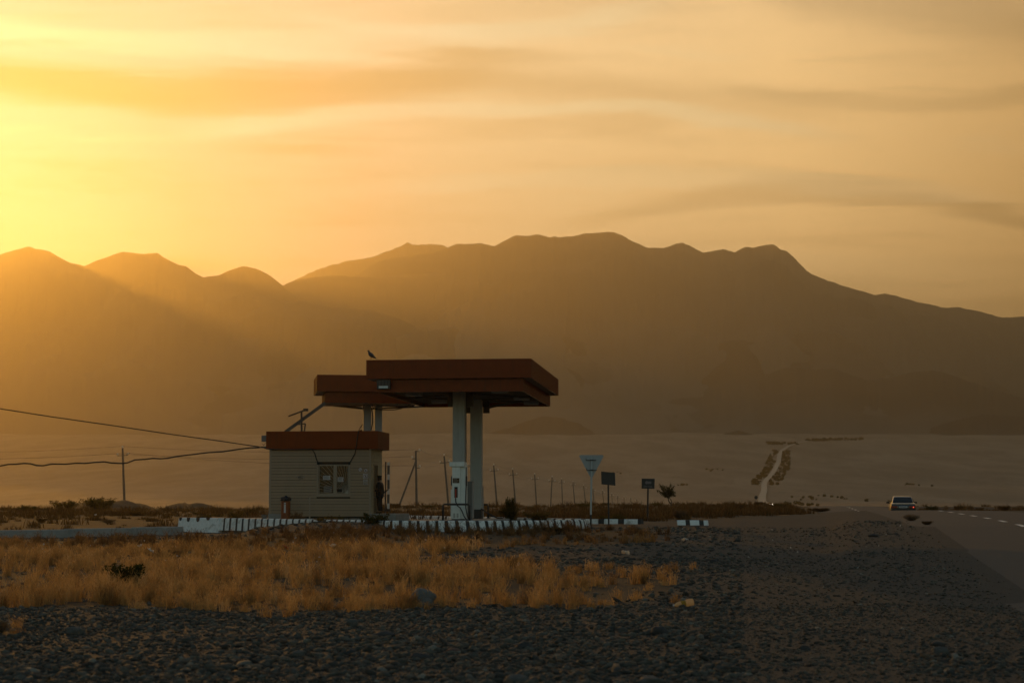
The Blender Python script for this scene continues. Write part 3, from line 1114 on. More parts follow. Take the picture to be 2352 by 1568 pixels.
# ---- plinth under the pumps
mb = MB()
mb.box(2.45, 4.4, .55, 11.0, 0, .12)
pl = mb.build('pump_island', M_CONC, None, bevel=.02)
pl.location = (FL[0], FL[1], ZP)
pl.rotation_euler = (0, 0, TH)
tag(pl, 'low concrete island carrying the fuel pump and the canopy columns', 'island')


def u_at(px, v, y=1120.0):
    p0 = (FL[0] + v * UY[0], FL[1] + v * UY[1])
    return solve_t(p0, UX, px, y)


def station(name, u, v, label, cat, rz=0.0, z=.12, group=None):
    x = FL[0] + u * UX[0] + v * UY[0]
    y = FL[1] + u * UX[1] + v * UY[1]
    return tag(empty(name, (x, y, ZP + z), TH + rz), label, cat, group)


# ---- fuel pump: local x across, y away, origin at its foot (front centre)
pump = station('fuel_pump', u_at(1057.0, 1.62) - .10, 1.62, 'tall white fuel pump with red nozzle in front of the left canopy column', 'fuel pump')
PH = 2.27
mb = MB()
mb.box(-.29, .30, .10, .62, .05, 1.20)
mb.box(-.225, .30, .10, .62, 1.20, PH - .18)
mb.build('cabinet', M_PUMP, pump, bevel=.012)
mb = MB()
mb.box(-.225, .10, .0, .098, .05, PH - .185)
fp = mb.build('front_panel', M_PUMP, pump, bevel=.01)
for s0 in (-.17, -.04):
    mb = MB()
    for i in range(6):
        mb.box(s0, s0 + .08, -.004, .004, .10 + i * .03, .115 + i * .03)
    mb.build('vent', M_STEEL, fp)
mb = MB()
mb.box(-.33, .27, -.05, .66, PH - .18, PH)
mb.build('head', M_PUMP, pump, bevel=.012)
mb = MB()
mb.box(-.195, .065, -.012, .004, 1.45, 1.64)
ds = mb.build('display', M_GLASSD, pump)
mb = MB()
for i in range(3):
    mb.box(-.17, -.02 + .05 * (i % 2), -.015, -.0125, 1.475 + i * .055, 1.50 + i * .055)
mb.build('digits', M_CAB, ds)
mb = MB()
mb.box(-.13, .0, -.006, .004, .88, 1.30)
mb.build('nozzle_recess', M_INSIDE, pump)
mb = MB()
mb.box(-.095, -.045, -.06, -.008, .95, 1.22)
mb.tube([(-.07, -.035, .96), (-.07, -.06, .86)], .02, 8)
nz = mb.build('nozzle', material("nozzle_red", (0.35, 0.03, 0.015), 0.4), pump, bevel=.008)
mb = MB()
mb.tube([(-.07, -.06, .86), (-.06, -.10, .72), (.0, -.13, .58), (.12, -.12, .48), (.19, -.06, .34), (.27, -.04, .14), (.36, 0, .02), (.44, .10, -.02)], .022, 8)
mb.build('hose', M_RUBBER, pump)
mb = MB()
mb.box(-.295, -.228, .16, .34, 1.36, 1.72)
mb.build('side_nozzle', M_BLACK, pump, bevel=.02)
mb = MB()
mb.box(.305, .35, .06, .18, 1.34, 1.72)
mb.tube([(.325, .09, PH - .2), (.325, .09, 1.7)], .016, 6)
mb.tube([(.325, .09, 1.36), (.31, .08, .9), (.315, .05, .5), (.38, .02, .16), (.47, .1, -.02)], .022, 8)
mb.build('side_hose', M_RUBBER, pump)

pump2 = station('fuel_pump', u_at(1083.7, 5.0) - .22, 5.0, 'plain dark grey pump cabinet between the two canopy columns', 'fuel pump')
mb = MB()
mb.box(-.30, .22, 0, .5, .0, 1.56)
mb.build('cabinet', M_CAB, pump2, bevel=.01)
mb = MB()
mb.box(.222, .25, .05, .45, .06, 1.50)
mb.box(.222, .262, .2, .26, .98, 1.0)
mb.build('side_panel', M_ALU, pump2)
pump3 = station('fuel_pump', u_at(1107.0, 9.6) - .02, 9.6, 'narrow dark cabinet mostly hidden behind the right canopy column', 'fuel pump')
mb = MB()
mb.box(-.30, .02, 0, .5, .0, 1.42)
mb.build('cabinet', M_CAB, pump3, bevel=.01)
mb = MB()
mb.box(.022, .045, .04, .42, .05, .86)
mb.build('side_panel', M_ALU, pump3)


def guard(u, v, w, h, label, z=.0):
    g = station('pipe_guard', u, v, label, 'guard rail', z=z)
    r = .042
    mb = MB()
    mb.tube([(-w / 2, 0, 0), (-w / 2, 0, h - .05), (-w / 2 + .05, 0, h), (w / 2 - .05, 0, h), (w / 2, 0, h - .05), (w / 2, 0, 0)], r, 10)
    mb.build('rail', M_BLACK, g, smooth=True)
    for s_ in (-1, 1):
        mb = MB()
        mb.box(s_ * w / 2 - .09, s_ * w / 2 + .09, -.09, .09, 0, .012)
        mb.build('foot_plate', M_STEEL, g)
    return g


guard(u_at(1048, .70), .70, 1.03, .62, 'black pipe guard rail standing in front of the fuel pump', z=.12)
guard(u_at(1121.0, 10.2) - .51, 10.2, 1.02, .60, 'black pipe guard rail beside the right canopy column', z=.12)
# rubble and hose on the island
mb = MB()
mb.tube([(0, 0, .42), (.35, -.3, .22), (.75, -.5, .04), (1.0, -.6, .03)], .03, 7)
o = mb.build('hose', M_RUBBER)
q = station('loose_hose', 3.45, 7.7, 'black hose sagging from the right column to the island', 'hose')
o.parent = q

# ---- kiosk
KF = at(617, 1187, 79.5)
KFp = (KF.x, KF.y)
KW = solve_t(KFp, UX, 851.2, 1160)
KRp = (KFp[0] + KW * UX[0], KFp[1] + KW * UX[1])
KD = solve_t(KRp, UY, 877.5, 1100)
kz_top = zof(990, 79.3) - ZP
kz_bot = zof(1031, 79.3) - ZP
kio = empty('service_kiosk', (KFp[0], KFp[1], ZP), TH)
tag(kio, 'small cream sided kiosk with red roof edge and barred window', 'kiosk')
KFr = (KFp[0] - .13 * UX[0], KFp[1] - .13 * UX[1])
ovr = solve_t((KFp[0] - .12 * UY[0], KFp[1] - .12 * UY[1]), UX, 867.6, 1010)      # fascia right edge


def kx(px, y=1100):
    return solve_t(KFp, UX, px, y)


def kz(y):
    return zof(y, 79.4) - ZP


wx0, wx1, wz0, wz1 = kx(730.6), kx(801.2), kz(1134.9), kz(1066.6)
mb = MB()
mb.box(0.03, KW - .03, .05, KD - .03, .10, kz_bot + .2)      # core, with the window cut by pieces
mb.v, mb.f, mb.m = [], [], []
mb.box(.03, wx0, .052, .12, .10, kz_bot + .1)
mb.box(wx1, KW - .03, .05, .12, .10, kz_bot + .1)
mb.box(wx0, wx1, .05, .12, .10, wz0)
mb.box(wx0, wx1, .05, .12, wz1, kz_bot + .1)
mb.box(.03, .10, .12, KD - .10, .10, kz_bot + .1)
mb.box(.03, KW - .03, KD - .10, KD - .03, .10, kz_bot + .1)
mb.box(.10, KW - .10, .12, KD - .10, .05, .12)
per = .272
nback = len(mb.f)
z = kz_bot - .04
rows = []
while z > .22:
    rows.append((max(z - per, .14), z))
    z -= per
for (za, zb) in rows:
    segs = [(.06, KW - .06)]
    if za < wz1 + .06 and zb > wz0 - .06:
        segs = [(.06, wx0 - .07), (wx1 + .07, KW - .06)]
    for (a, b) in segs:
        if zb > wz0 - .06 and za < wz1 + .06:
            pass
        mb.box(a, b, .0, .048, za + .009, (za + zb) / 2 - .003)
        mb.box(a, b, .0, .048, (za + zb) / 2 + .003, zb - .006)
mb.m = [1 if i < nback else 0 for i in range(len(mb.f))]
mb.build('front_wall', [M_CREAM, M_INSIDE], kio)
for x in (0, KW - .075):
    mb = MB()
    mb.box(x, x + .075, -.004, .07, .10, kz_bot + .02)
    mb.build('corner_trim', M_TRIM, kio)
jx = kx(712)
mb = MB()
mb.box(jx - .03, jx + .03, -.008, .02, .10, wz0 - .12)
mb.build('joint_strip', M_TRIM, kio)
mb = MB()
mb.box(-.01, KW * .98, -.02, .045, -.02, .10)
mb.box(-.01, kx(651), -.06, -.022, -.02, .30)
mb.build('foundation', M_CONC, kio)
# right wall of blocks with a door
dr0 = solve_t(KRp, UY, 858.0, 1100)
dr1 = solve_t(KRp, UY, 867.5, 1100)
dz1 = zof(1067.5, 81.5) - ZP
mb = MB()
mb.box(KW - .10, KW - .03, .12, dr0, .10, kz_bot + .1)
mb.box(KW - .10, KW - .03, dr1, KD - .10, .10, kz_bot + .1)
mb.box(KW - .10, KW - .03, dr0, dr1, dz1, kz_bot + .1)
rh = .168
z = .14
rI = 0
while z < kz_bot - .02:
    y0 = .075
    segs = [(.075, KD - .02)] if z + rh > dz1 + .1 else [(.075, dr0 - .03), (dr1 + .03, KD - .02)]
    for (a, b) in segs:
        nb = max(1, round((b - a) / .62))
        for i in range(nb):
            ya, yb = a + i * (b - a) / nb, a + (i + 1) * (b - a) / nb
            mb.box(KW - .032, KW + .004, ya + .006, yb - .006, z, min(z + rh - .018, kz_bot))
    z += rh
    rI += 1
mb.build('side_wall', M_TAN, kio)
mb = MB()
mb.box(KW - .09, KW - .04, dr0 + .04, dr1 - .04, .14, dz1 - .03)
dr = mb.build('door', M_DOOR, kio)
mb = MB()
mb.box(KW - .042, KW + .02, dr0 - .03, dr0 + .05, .12, dz1 + .02)
mb.box(KW - .042, KW + .02, dr1 - .05, dr1 + .03, .12, dz1 + .02)
mb.box(KW - .042, KW + .02, dr0 + .052, dr1 - .052, dz1 - .05, dz1 + .04)
mb.build('door_frame', M_TRIM, dr)
mb = MB()
mb.tube([(KW - .04, dr0 + .15, 1.05), (KW + .03, dr0 + .15, 1.05), (KW + .03, dr0 + .26, 1.05)], .012, 6)
mb.build('door_handle', M_ALU, dr)
# roof edge
fx0 = -.13
fx1 = ovr + .0
fy0, fy1 = -.12, solve_t((KFp[0] + fx1 * UX[0] - .12 * UY[0], KFp[1] + fx1 * UX[1] - .12 * UY[1]), UY, 894.4, 1010) - .12
mb = MB()
fascia_ring(mb, fx0, fx1, fy0, fy1, kz_bot, kz_top, t=.04, rib=.18)
mb.build('roof_fascia', M_RED, kio)
mb = MB()
mb.box(fx0 + .045, fx1 - .045, fy0 + .045, fy1 - .045, kz_top - .20, kz_top - .14)
mb.box(fx0 + .045, fx1 - .045, fy0 + .045, -.002, kz_bot + .01, kz_bot + .025)
mb.box(KW + .012, fx1 - .045, .0, fy1 - .045, kz_bot + .01, kz_bot + .025)
mb.build('roof_sheet', M_DECK, kio)
# window
win = empty('window', (0, 0, 0))
win.parent = kio
mb = MB()
F = .055
mb.box(wx0 - .065, wx0, .0, .05, wz0 - .06, wz1 + .0)
mb.box(wx1, wx1 + .065, .0, .05, wz0 - .06, wz1 + .0)
mb.box(wx0 - .065, wx1 + .065, -.015, .05, wz0 - .115, wz0 - .062)
mb.box(wx0, wx1, .0, .05, wz0 - .06, wz0)
mb.build('surround', M_TRIM, win)
mb = MB()
wm0, wm1 = kx(765.2), kx(773.0)
mb.box(wx0, wx0 + F, .055, .095, wz0, wz1)
mb.box(wx1 - F, wx1, .055, .095, wz0, wz1)
mb.box(wx0 + F, wx1 - F, .055, .095, wz0, wz0 + F)
mb.box(wx0 + F, wx1 - F, .055, .095, wz1 - F, wz1)
mb.box(wm0, wm1, .05, .095, wz0 + F, wz1 - F)
mb.build('frame', M_TRIM, win)
mb = MB()
mb.box(wx0 + F, wm0, .085, .092, wz0 + F, wz1 - F)
mb.box(wm1, wx1 - F, .085, .092, wz0 + F, wz1 - F)
mb.build('pane', M_GLASSD, win)
mb = MB()
ox, oz = wx1 - .03, wz0 + .03
hx0, hx1, hz0, hz1 = kx(772.4), kx(786.3), kz(1130.5), kz(1121.7)
for i, a in enumerate(np.linspace(R(93), R(177), 15)):
    dx, dz = math.cos(a), math.sin(a)
    tmax = min(((wx0 + .02) - ox) / dx if dx < -1e-4 else 9, ((wz1 - .02) - oz) / dz if dz > 1e-4 else 9)
    # bars stop at the edge of the serving hatch
    t0 = .10
    for tt in np.linspace(.1, tmax, 60):
        x_, z_ = ox + dx * tt, oz + dz * tt
        if hx0 < x_ < hx1 and hz0 < z_ < hz1:
            t0 = -tt
            break
    if t0 < 0:
        tin = -t0
        mb.bar((ox + dx * .08, .03, oz + dz * .08), (ox + dx * (tin - .01), .03, oz + dz * (tin - .01)), .009, .009)
        tout = tin
        while hx0 < ox + dx * tout < hx1 and hz0 < oz + dz * tout < hz1:
            tout += .01
        if tout < tmax - .05:
            mb.bar((ox + dx * tout, .03, oz + dz * tout), (ox + dx * tmax, .03, oz + dz * tmax), .009, .009)
    else:
        mb.bar((ox + dx * .08, .03, oz + dz * .08), (ox + dx * tmax, .03, oz + dz * tmax), .009, .009)
for a, b in (((hx0, hz0), (hx1, hz0)), ((hx1, hz0), (hx1, hz1)), ((hx1, hz1), (hx0, hz1)), ((hx0, hz1), (hx0, hz0))):
    mb.bar((a[0], .028, a[1]), (b[0], .028, b[1]), .014, .014)
arc_ = [(ox, oz)] + [(ox + .14 * math.cos(a), oz + .14 * math.sin(a)) for a in np.linspace(R(90), R(180), 9)]
mb.prism(arc_, .024, .034)
mb.build('grille', material("grille_paint", (0.38, 0.33, 0.26), 0.5), win)
mb = MB()
mb.box(hx0, hx1, .076, .083, hz0, hz1)
mb.build('hatch', M_INSIDE, win)
for (a, b, c_, d_, m_) in ((741, 757.6, 1101.5, 1092, M_PAPER), (774.5, 788, 1106, 1095.5, M_PAPER), (743, 761, 1130, 1116, M_CAB)):
    mb = MB()
    mb.box(kx(a), kx(b), .078, .082, kz(c_), kz(d_), 0)
    for i in range(3):
        zz = kz(c_) + (kz(d_) - kz(c_)) * (.22 + .25 * i)
        mb.box(kx(a) + .03, kx(b) - .05 - .03 * (i % 2), .0765, .0785, zz, zz + .022, 1)
    mb.build('notice' if m_ is M_PAPER else 'bottle_pack', [m_, M_INK], win)


# wall signs
def wall_disc(px, y, rpx, square, glyph):
    x, zc_ = kx(px), kz(y)
    r_ = rpx / 50.6
    mb = MB()
    if square:
        mb.box(x - r_ * 1.2, x + r_ * 1.2, .0, .0115, zc_ - r_ * 1.2, zc_ + r_ * 1.2, 0)
    n_ = 20
    mb.prism([(x + r_ * math.cos(2 * math.pi * i / n_), zc_ + r_ * math.sin(2 * math.pi * i / n_)) for i in range(n_)], -.003, .0112, 0)
    vs, fs = [], []
    for i in range(n_):
        t = 2 * math.pi * i / n_
        for rr in (r_ * .82, r_ * .99):
            vs.append((x + rr * math.cos(t), -.0045, zc_ + rr * math.sin(t)))
    for i in range(n_):
        j = (i + 1) % n_
        fs.append((2 * i, 2 * i + 1, 2 * j + 1, 2 * j))
    mb.add(vs, fs, 1)
    mb.bar((x - r_ * .6, -.0052, zc_ + r_ * .6), (x + r_ * .6, -.0052, zc_ - r_ * .6), .003, r_ * .16, 1)
    if glyph == 0:      # cigarette
        mb.bar((x - r_ * .5, -.004, zc_ - r_ * .1), (x + r_ * .55, -.004, zc_ - r_ * .1), .003, r_ * .18, 2)
        mb.bar((x + r_ * .3, -.004, zc_ + r_ * .1), (x + r_ * .4, -.004, zc_ + r_ * .5), .003, r_ * .12, 2)
    elif glyph == 1:    # flame
        mb.prism([(x - r_ * .3, zc_ - r_ * .45), (x + r_ * .3, zc_ - r_ * .45), (x + r_ * .4, zc_ - r_ * .1), (x + r_ * .12, zc_ + r_ * .1), (x + r_ * .2, zc_ + r_ * .5), (x - r_ * .25, zc_ + r_ * .15), (x - r_ * .4, zc_ - r_ * .15)], -.0044, -.0032, 2)
    else:               # telephone
        mb.prism([(x - r_ * .2, zc_ - r_ * .5), (x + r_ * .2, zc_ - r_ * .5), (x + r_ * .2, zc_ + r_ * .4), (x + r_ * .02, zc_ + r_ * .4), (x + r_ * .02, zc_ + r_ * .62), (x - r_ * .1, zc_ + r_ * .62), (x - r_ * .1, zc_ + r_ * .4), (x - r_ * .2, zc_ + r_ * .4)], -.0044, -.0032, 2)
    mb.build('prohibition_sign', [M_PAPER, material("sign_ring", (0.16, 0.05, 0.045), 0.6), M_INK], kio)


wall_disc(827.3, 1078.3, 4.9, False, 0)
wall_disc(840.0, 1080.5, 4.7, False, 1)
wall_disc(839.7, 1093.5, 5.0, True, 2)
for (px_, y_, w_, h_) in ((839.7, 1104.4, 11, 5.4), (839.7, 1111, 11, 3.8), (691, 1097, 16, 7.5)):
    mb = MB()
    x, zz = kx(px_), kz(y_)
    W_, H_ = w_ / 50.6, h_ / 50.6
    mb.box(x - W_ / 2, x + W_ / 2, .0, .0115, zz - H_ / 2, zz + H_ / 2, 0)
    for i in range(2):
        mb.box(x - W_ * .4, x + W_ * (.3 - .25 * (i % 2)), -.0015, .001, zz - H_ * .25 + i * H_ * .36, zz - H_ * .25 + i * H_ * .36 + H_ * .15, 1)
    mb.build('wall_plate', [M_PAPER, M_INK], kio)
# facade cables
mb = MB()
mb.tube([(kx(604), -.17, kz(1026)), (kx(612), -.14, kz(1030)), (kx(640), -.14, kz(1031.5)), (kx(676), -.135, kz(1032.3)), (kx(700), -.135, kz(1031)), (kx(717), -.13, kz(1031)), (kx(722), -.03, kz(1040)), (kx(727), -.02, kz(1055)), (kx(731), -.02, kz(1067))], .022, 7)
mb.build('cable', M_RUBBER, kio)
mb = MB()
mb.tube([(kx(832), -.02 - .13, kz(988.5)), (kx(824.5), -.15, kz(989.5)), (kx(822), -.15, kz(1004)), (kx(819), -.15, kz(1028)), (kx(815), -.03, kz(1042)), (kx(807), -.02, kz(1056)), (kx(801), -.02, kz(1067))], .022, 7)
mb.build('cable', M_RUBBER, kio)
# lamp box and cable bracket on the left end
mb = MB()
mb.box(kx(598.5), fx0 - .022, .05, .35, kz(1013.5), kz(999.2))
lb = mb.build('floodlight', M_CAB, kio, bevel=.01)
mb = MB()
mb.tube([(fx0 - .02, .2, kz(1017)), (fx0 - .12, .2, kz(1017)), (fx0 - .16, .2, kz(1020)), (fx0 - .2, .2, kz(1022)), (fx0 - .24, .2, kz(1018))], .012, 6)
mb.build('bracket', M_STEEL, lb)
mb = MB()
mb.box(kx(596.5), fx0 - .022, .03, .10, kz(1028), kz(1024.6))
mb.build('cable_bracket', M_STEEL, kio)
mb = MB()
mb.box(KW + .01, KW + 1.25, -.45, KD + .2, 0, .31)
st = mb.build('door_step', M_CONC, kio, bevel=.01)

# ---- rear canopy over the kiosk
RT = R(9.0)
RX, RY = (math.cos(RT), math.sin(RT)), (-math.sin(RT), math.cos(RT))
RF_ = at(729, 860, 80.4)
RW, RD_ = 5.0, 3.5
rcan = empty('kiosk_canopy', (RF_.x, RF_.y, ZP), RT)
tag(rcan, 'smaller red flat canopy on two grey posts above the kiosk, partly behind the wide canopy', 'canopy')
RZ = RF_.z - ZP


def rloc(p):
    dx, dy = p.x - RF_.x, p.y - RF_.y
    return (dx * RX[0] + dy * RX[1], dx * RY[0] + dy * RY[1], p.z - ZP)


mb = MB()
fascia_ring(mb, 0, RW, 0, RD_, RZ - .77, RZ)
mb.build('upper_fascia', M_RED, rcan)
mb = MB()
fascia_ring(mb, .38, RW - .3, .3, RD_ - .3, RZ - 1.28, RZ - .775)
mb.build('lower_fascia', M_RED2, rcan)
mb = MB()
mb.box(.05, RW - .05, .05, RD_ - .05, RZ - .16, RZ - .1)
mb.build('roof_sheet', M_DECK, rcan)
mb = MB()
mb.box(.05, .42, .05, RD_ - .05, RZ - .76, RZ - .74)
mb.box(.42, RW - .05, .05, .34, RZ - .76, RZ - .74)
mb.box(.44, RW - .36, .36, RD_ - .36, RZ - 1.26, RZ - 1.24)
mb.build('soffit', M_TRIM, rcan)
for a, b in ((834.3, 852.2), (860.5, 877.3)):
    pa, pb = at(a, 940, 82.9), at(b, 940, 82.9)
    w_ = pb.x - pa.x
    c_ = rloc((pa + pb) / 2)
    mb = MB()
    mb.box(c_[0] - w_ / 2, c_[0] + w_ / 2, c_[1] - w_ / 2, c_[1] + w_ / 2, 0, RZ - 1.26)
    mb.build('post', M_GREY, rcan, bevel=.012)
mb = MB()
pa, pb = at(655, 992, 80.6), at(752, 921.5, 80.9)
mb.bar(rloc(pa), rloc(pb), .14, .15)
mb.build('strut', M_STEEL, rcan)
mb = MB()
mb.bar(rloc(at(768, 931, 83.7)), rloc(at(833, 937.5, 83.4)), .25, .10)
mb.bar(rloc(at(853, 938.5, 83.5)), rloc(at(971, 933.5, 83.9)), .2, .07)
mb.build('loose_trim', M_STEEL, rcan)
mb = MB()
mb.tube([rloc(at(x_, y_, 82.5)) for x_, y_ in ((855, 934), (862, 938.5), (880, 941.2), (905, 941), (920, 938), (935, 932), (948, 926))], .025, 6)
mb.tube([rloc(at(x_, y_, 82.4)) for x_, y_ in ((853.5, 936), (855.5, 950), (856, 970), (853, 984), (852, 988))], .03, 6)
mb.tube([rloc(at(x_, y_, 82.4)) for x_, y_ in ((833, 974), (828, 981), (824, 988), (832, 989))], .02, 6)
mb.build('cable', M_RUBBER, rcan)

# ---- roof antenna
ab = at(693, 991.5, 80.6)
ant = empty('roof_antenna', ab)
tag(ant, 'thin television antenna with slanted boom on the kiosk roof', 'antenna')


def aloc(x, y, dY=0.0):
    return tuple(at(x, y, 80.6 + dY) - ab)


ant_base = kz_top + ZP - .14 - ab.z
mb = MB()
mb.tube([(0, 0, ant_base), aloc(692.4, 943.5)], .045, 8)
mb.tube([aloc(699, 990), aloc(701.5, 972.5)], .035, 6)
mb.tube([aloc(685, 974.5), aloc(701.5, 972.5)], .03, 6)
mb.build('mast', M_STEEL, ant)
mb = MB()
mb.tube([aloc(662.4, 955.6), aloc(703.4, 940.4)], .035, 6)
bo = mb.build('boom', M_STEEL, ant)
mb = MB()
for i, f in enumerate(np.linspace(.02, .95, 11)):
    x_, y_ = 662.4 + f * 41, 955.6 - f * 15.2
    L = .22 + .2 * f
    c_ = Vector(aloc(x_, y_))
    mb.tube([c_ + Vector((0, -L, 0)), c_ + Vector((0, L, 0))], .012, 5)
mb.build('element', M_STEEL, bo)
mb = MB()
c_ = Vector(aloc(702, 941))
mb.box(c_.x - .1, c_.x + .12, c_.y - .06, c_.y + .06, c_.z - .06, c_.z + .06)
mb.build('junction_box', M_BLACK, bo)

# ---- things by the kiosk
bp_ = at(656, 1186, 78.4)
bn = empty('drum', (bp_.x, bp_.y, ZP))
tag(bn, 'upright orange metal drum with dark ragged lid and pale label by the kiosk wall', 'drum')
hb = zof(1150, 78.4) - ZP
mb = MB()
mb.lathe([(.20, 0), (.208, .02), (.208, hb * .33), (.216, hb * .345), (.208, hb * .36), (.208, hb * .66), (.216, hb * .675), (.208, hb * .69), (.208, hb - .02), (.2, hb)], 20)
mb.build('body', M_ORANGE, bn, smooth=False)
mb = MB()
mb.lathe([(.235, hb + .002), (.25, hb + .03), (.24, hb + .07), (.21, hb + .10), (.23, hb + .14), (.16, hb + .18), (.05, hb + .19)], 11)
for v_i in range(len(mb.v)):
    x_, y_, z_ = mb.v[v_i]
    k_ = 1 + .12 * math.sin(v_i * 2.7)
    mb.v[v_i] = (x_ * k_, y_ * k_, z_ + .02 * math.sin(v_i * 1.3))
mb.lathe([(.05, hb + .18), (.06, hb + .21), (.03, hb + .24), (.01, hb + .245)], 8)
mb.build('lid', M_BLACK, bn)
mb = MB()
for i, (a, b) in enumerate(((hb - .13, hb - .07), (hb - .52, hb - .15))):
    vs = []
    for t in np.linspace(R(-104), R(-82), 5):
        for z_ in (a, b):
            vs.append((.2185 * math.cos(t), .2185 * math.sin(t), z_))
    mb.add(vs, [(2 * i_, 2 * i_ + 2, 2 * i_ + 3, 2 * i_ + 1) for i_ in range(4)])
mb.build('label_strip', M_PAPER, bn)

bp_ = at(607, 1188, 77.6)
bk = MB()
bk.lathe([(.10, 0), (.105, .01), (.125, .26), (.132, .27), (.132, .285), (.118, .285), (.10, .03)], 16)
o = bk.build('bucket', M_CAB, None, smooth=False)
o.location = (bp_.x, bp_.y, ZP)
tag(o, 'small grey bucket standing at the left foot of the kiosk', 'bucket')
mb = MB()
mb.tube([(-.128, 0, .25), (-.10, -.06, .16), (0, -.1, .12), (.10, -.06, .16), (.128, 0, .25)], .005, 5)
mb.build('handle', M_STEEL, o)

# striped post pair right of the kiosk
pp = at(889, 1180, 84.8)
sp_ = empty('marker_board', (pp.x, pp.y, ZP))
tag(sp_, 'tall narrow black and white striped board on two posts beside the person', 'marker board')
zt_ = zof(1060, 84.8) - ZP
zb_ = zof(1168, 84.8) - ZP
mb = MB()
mb.box(-.115, -.045, -.03, .03, -.01, zt_)
mb.build('post', M_WOODPOLE, sp_)
mb = MB()
mb.box(.06, .11, -.02, .02, -.01, zb_ + .05)
mb.build('post', M_WOODPOLE, sp_)
seg = (zt_ - zb_) / 6.5
mb = MB()
z_ = zb_
i = 0
while z_ < zt_ - .02:
    L = seg * (1.25 if i % 2 else .75)
    zz = min(z_ + L, zt_ - .02)
    mb.box(.0, .115, -.045, -.022, z_, zz, i % 2)
    z_ = zz
    i += 1
mb.build('board', [M_WHITE, M_CAB], sp_)
mb = MB()
mb.box(-.17, .17, -.06, .06, zb_ - .12, zb_ - .02)
mb.build('crosspiece', M_STEEL, sp_)


# ---- road signs seen from behind
def sign_root(px, y, Y, label):
    p = at(px, y, Y)
    g = zat(p.x, p.y)
    return tag(empty('road_sign', (p.x, p.y, g)), label, 'road sign'), p, g


sr, p_, g_ = sign_root(1356.6, 1213, 67.6, 'triangular give way sign seen from behind on a pale pole')


def sl(px, y, Y, p=None, g=None):
    q = at(px, y, Y)
    return Vector((q.x - p.x, q.y - p.y, q.z - g))


A, B, C_ = sl(1328.6, 1044.4, 67.6, p_, g_), sl(1388, 1044.4, 67.6, p_, g_), sl(1358.4, 1101, 67.6, p_, g_)
tri = []
ctr = (A + B + C_) / 3
for V_, N1, N2 in ((A, C_, B), (B, A, C_), (C_, B, A)):
    for t in (0, .5, 1):
        q1 = V_ + (N1 - V_).normalized() * .07
        q2 = V_ + (N2 - V_).normalized() * .07
        m_ = (q1 * (1 - t) + q2 * t) * .6 + V_ * .4 if t == .5 else (q1 if t == 0 else q2)
        tri.append((m_.x, m_.z))
mb = MB()
mb.prism(tri, -.012, .0)
plate = mb.build('sign_plate', M_ALU, sr)
mb = MB()
mb.prism([(ctr.x + (x_ - ctr.x) * .99, ctr.z + (z_ - ctr.z) * .99) for x_, z_ in tri], .0005, .003)
mb.build('sign_face', M_PAPER, plate)
mb = MB()
top = sl(1358.8, 1052, 67.6, p_, g_)
bz = sl(1357, 1181.4, 67.6, p_, g_)
mb.tube([(bz.x, -.05, bz.z), (top.x, -.05, top.z)], .036, 10)
mb.build('pole', material("pale_pole", (0.40, 0.42, 0.42), 0.5, var=.06), sr)
mb = MB()
mb.tube([(0, -.05, -.1), (bz.x, -.05, bz.z)], .038, 10)
mb.build('pole_foot', M_BLACK, sr)
for (xa, xb, yy) in ((1346, 1369, 1056.5), (1347, 1371, 1079.5)):
    mb = MB()
    a, b = sl(xa, yy, 67.6, p_, g_), sl(xb, yy, 67.6, p_, g_)
    mb.bar((a.x, -.03, a.z), (b.x, -.03, b.z), .02, .03)
    mb.bar((a.x, -.035, a.z), (a.x, -.035, a.z + .08), .02, .02)
    mb.box(top.x - .06, top.x + .06, -.09, -.014, a.z - .02, a.z + .03)
    mb.build('bracket', M_STEEL, plate)

sr, p_, g_ = sign_root(1398.4, 1211, 68.0, 'blank dark square sign tilted on a thin black post')
c_ = [sl(x_, y_, 68.0, p_, g_) for x_, y_ in ((1380.6, 1082), (1412.6, 1085.3), (1413.6, 1114.8), (1381.4, 1111.6))]
mb = MB()
mb.prism([(q.x, q.z) for q in c_], -.01, .0)
sp2 = mb.build('sign_plate', M_BLACK, sr)
mb = MB()
mb.prism([(sum(q.x for q in c_) / 4 + (q.x - sum(w.x for w in c_) / 4) * .985, sum(q.z for q in c_) / 4 + (q.z - sum(w.z for w in c_) / 4) * .985) for q in c_], .0005, .003)
mb.build('sign_face', M_PAPER, sp2)
mb = MB()
t_ = sl(1396.8, 1084, 68.0, p_, g_)
mb.tube([(0, .03, -.1), (t_.x, .03, t_.z)], .033, 8)
mb.build('post', M_BLACK, sr)

sr, p_, g_ = sign_root(1487.4, 1193, 82.0, 'small black sign with grey left arrow and lettering on a black post')
c_ = [sl(x_, y_, 82.0, p_, g_) for x_, y_ in ((1473.8, 1098.4), (1503.8, 1099), (1503.0, 1121.8), (1473.4, 1121.5))]
mb = MB()
mb.prism([(q.x, q.z) for q in c_], -.012, .0)
sp3 = mb.build('sign_plate', M_BLACK, sr)
M_SGREY = material("faded_lettering", (0.16, 0.13, 0.13), 0.6, var=.15)
ar = [(774, 770), (905, 620), (960, 668), (1285, 690), (1268, 868), (925, 872), (905, 945)]
mb = MB()
mb.prism([(sl((2540 + x_ / 19.6) / 1.74150, (1890 + y_ / 19.6) / 1.74171, 82.0, p_, g_).x, sl((2540 + x_ / 19.6) / 1.7415, (1890 + y_ / 19.6) / 1.7417, 82.0, p_, g_).z) for x_, y_ in ar], -.0155, -.0125)
mb.build('arrow', M_SGREY, sp3)
tcv = bpy.data.curves.new('lettering', 'FONT')
tcv.body = 'въезд'
tcv.align_x = 'CENTER'
tcv.align_y = 'CENTER'
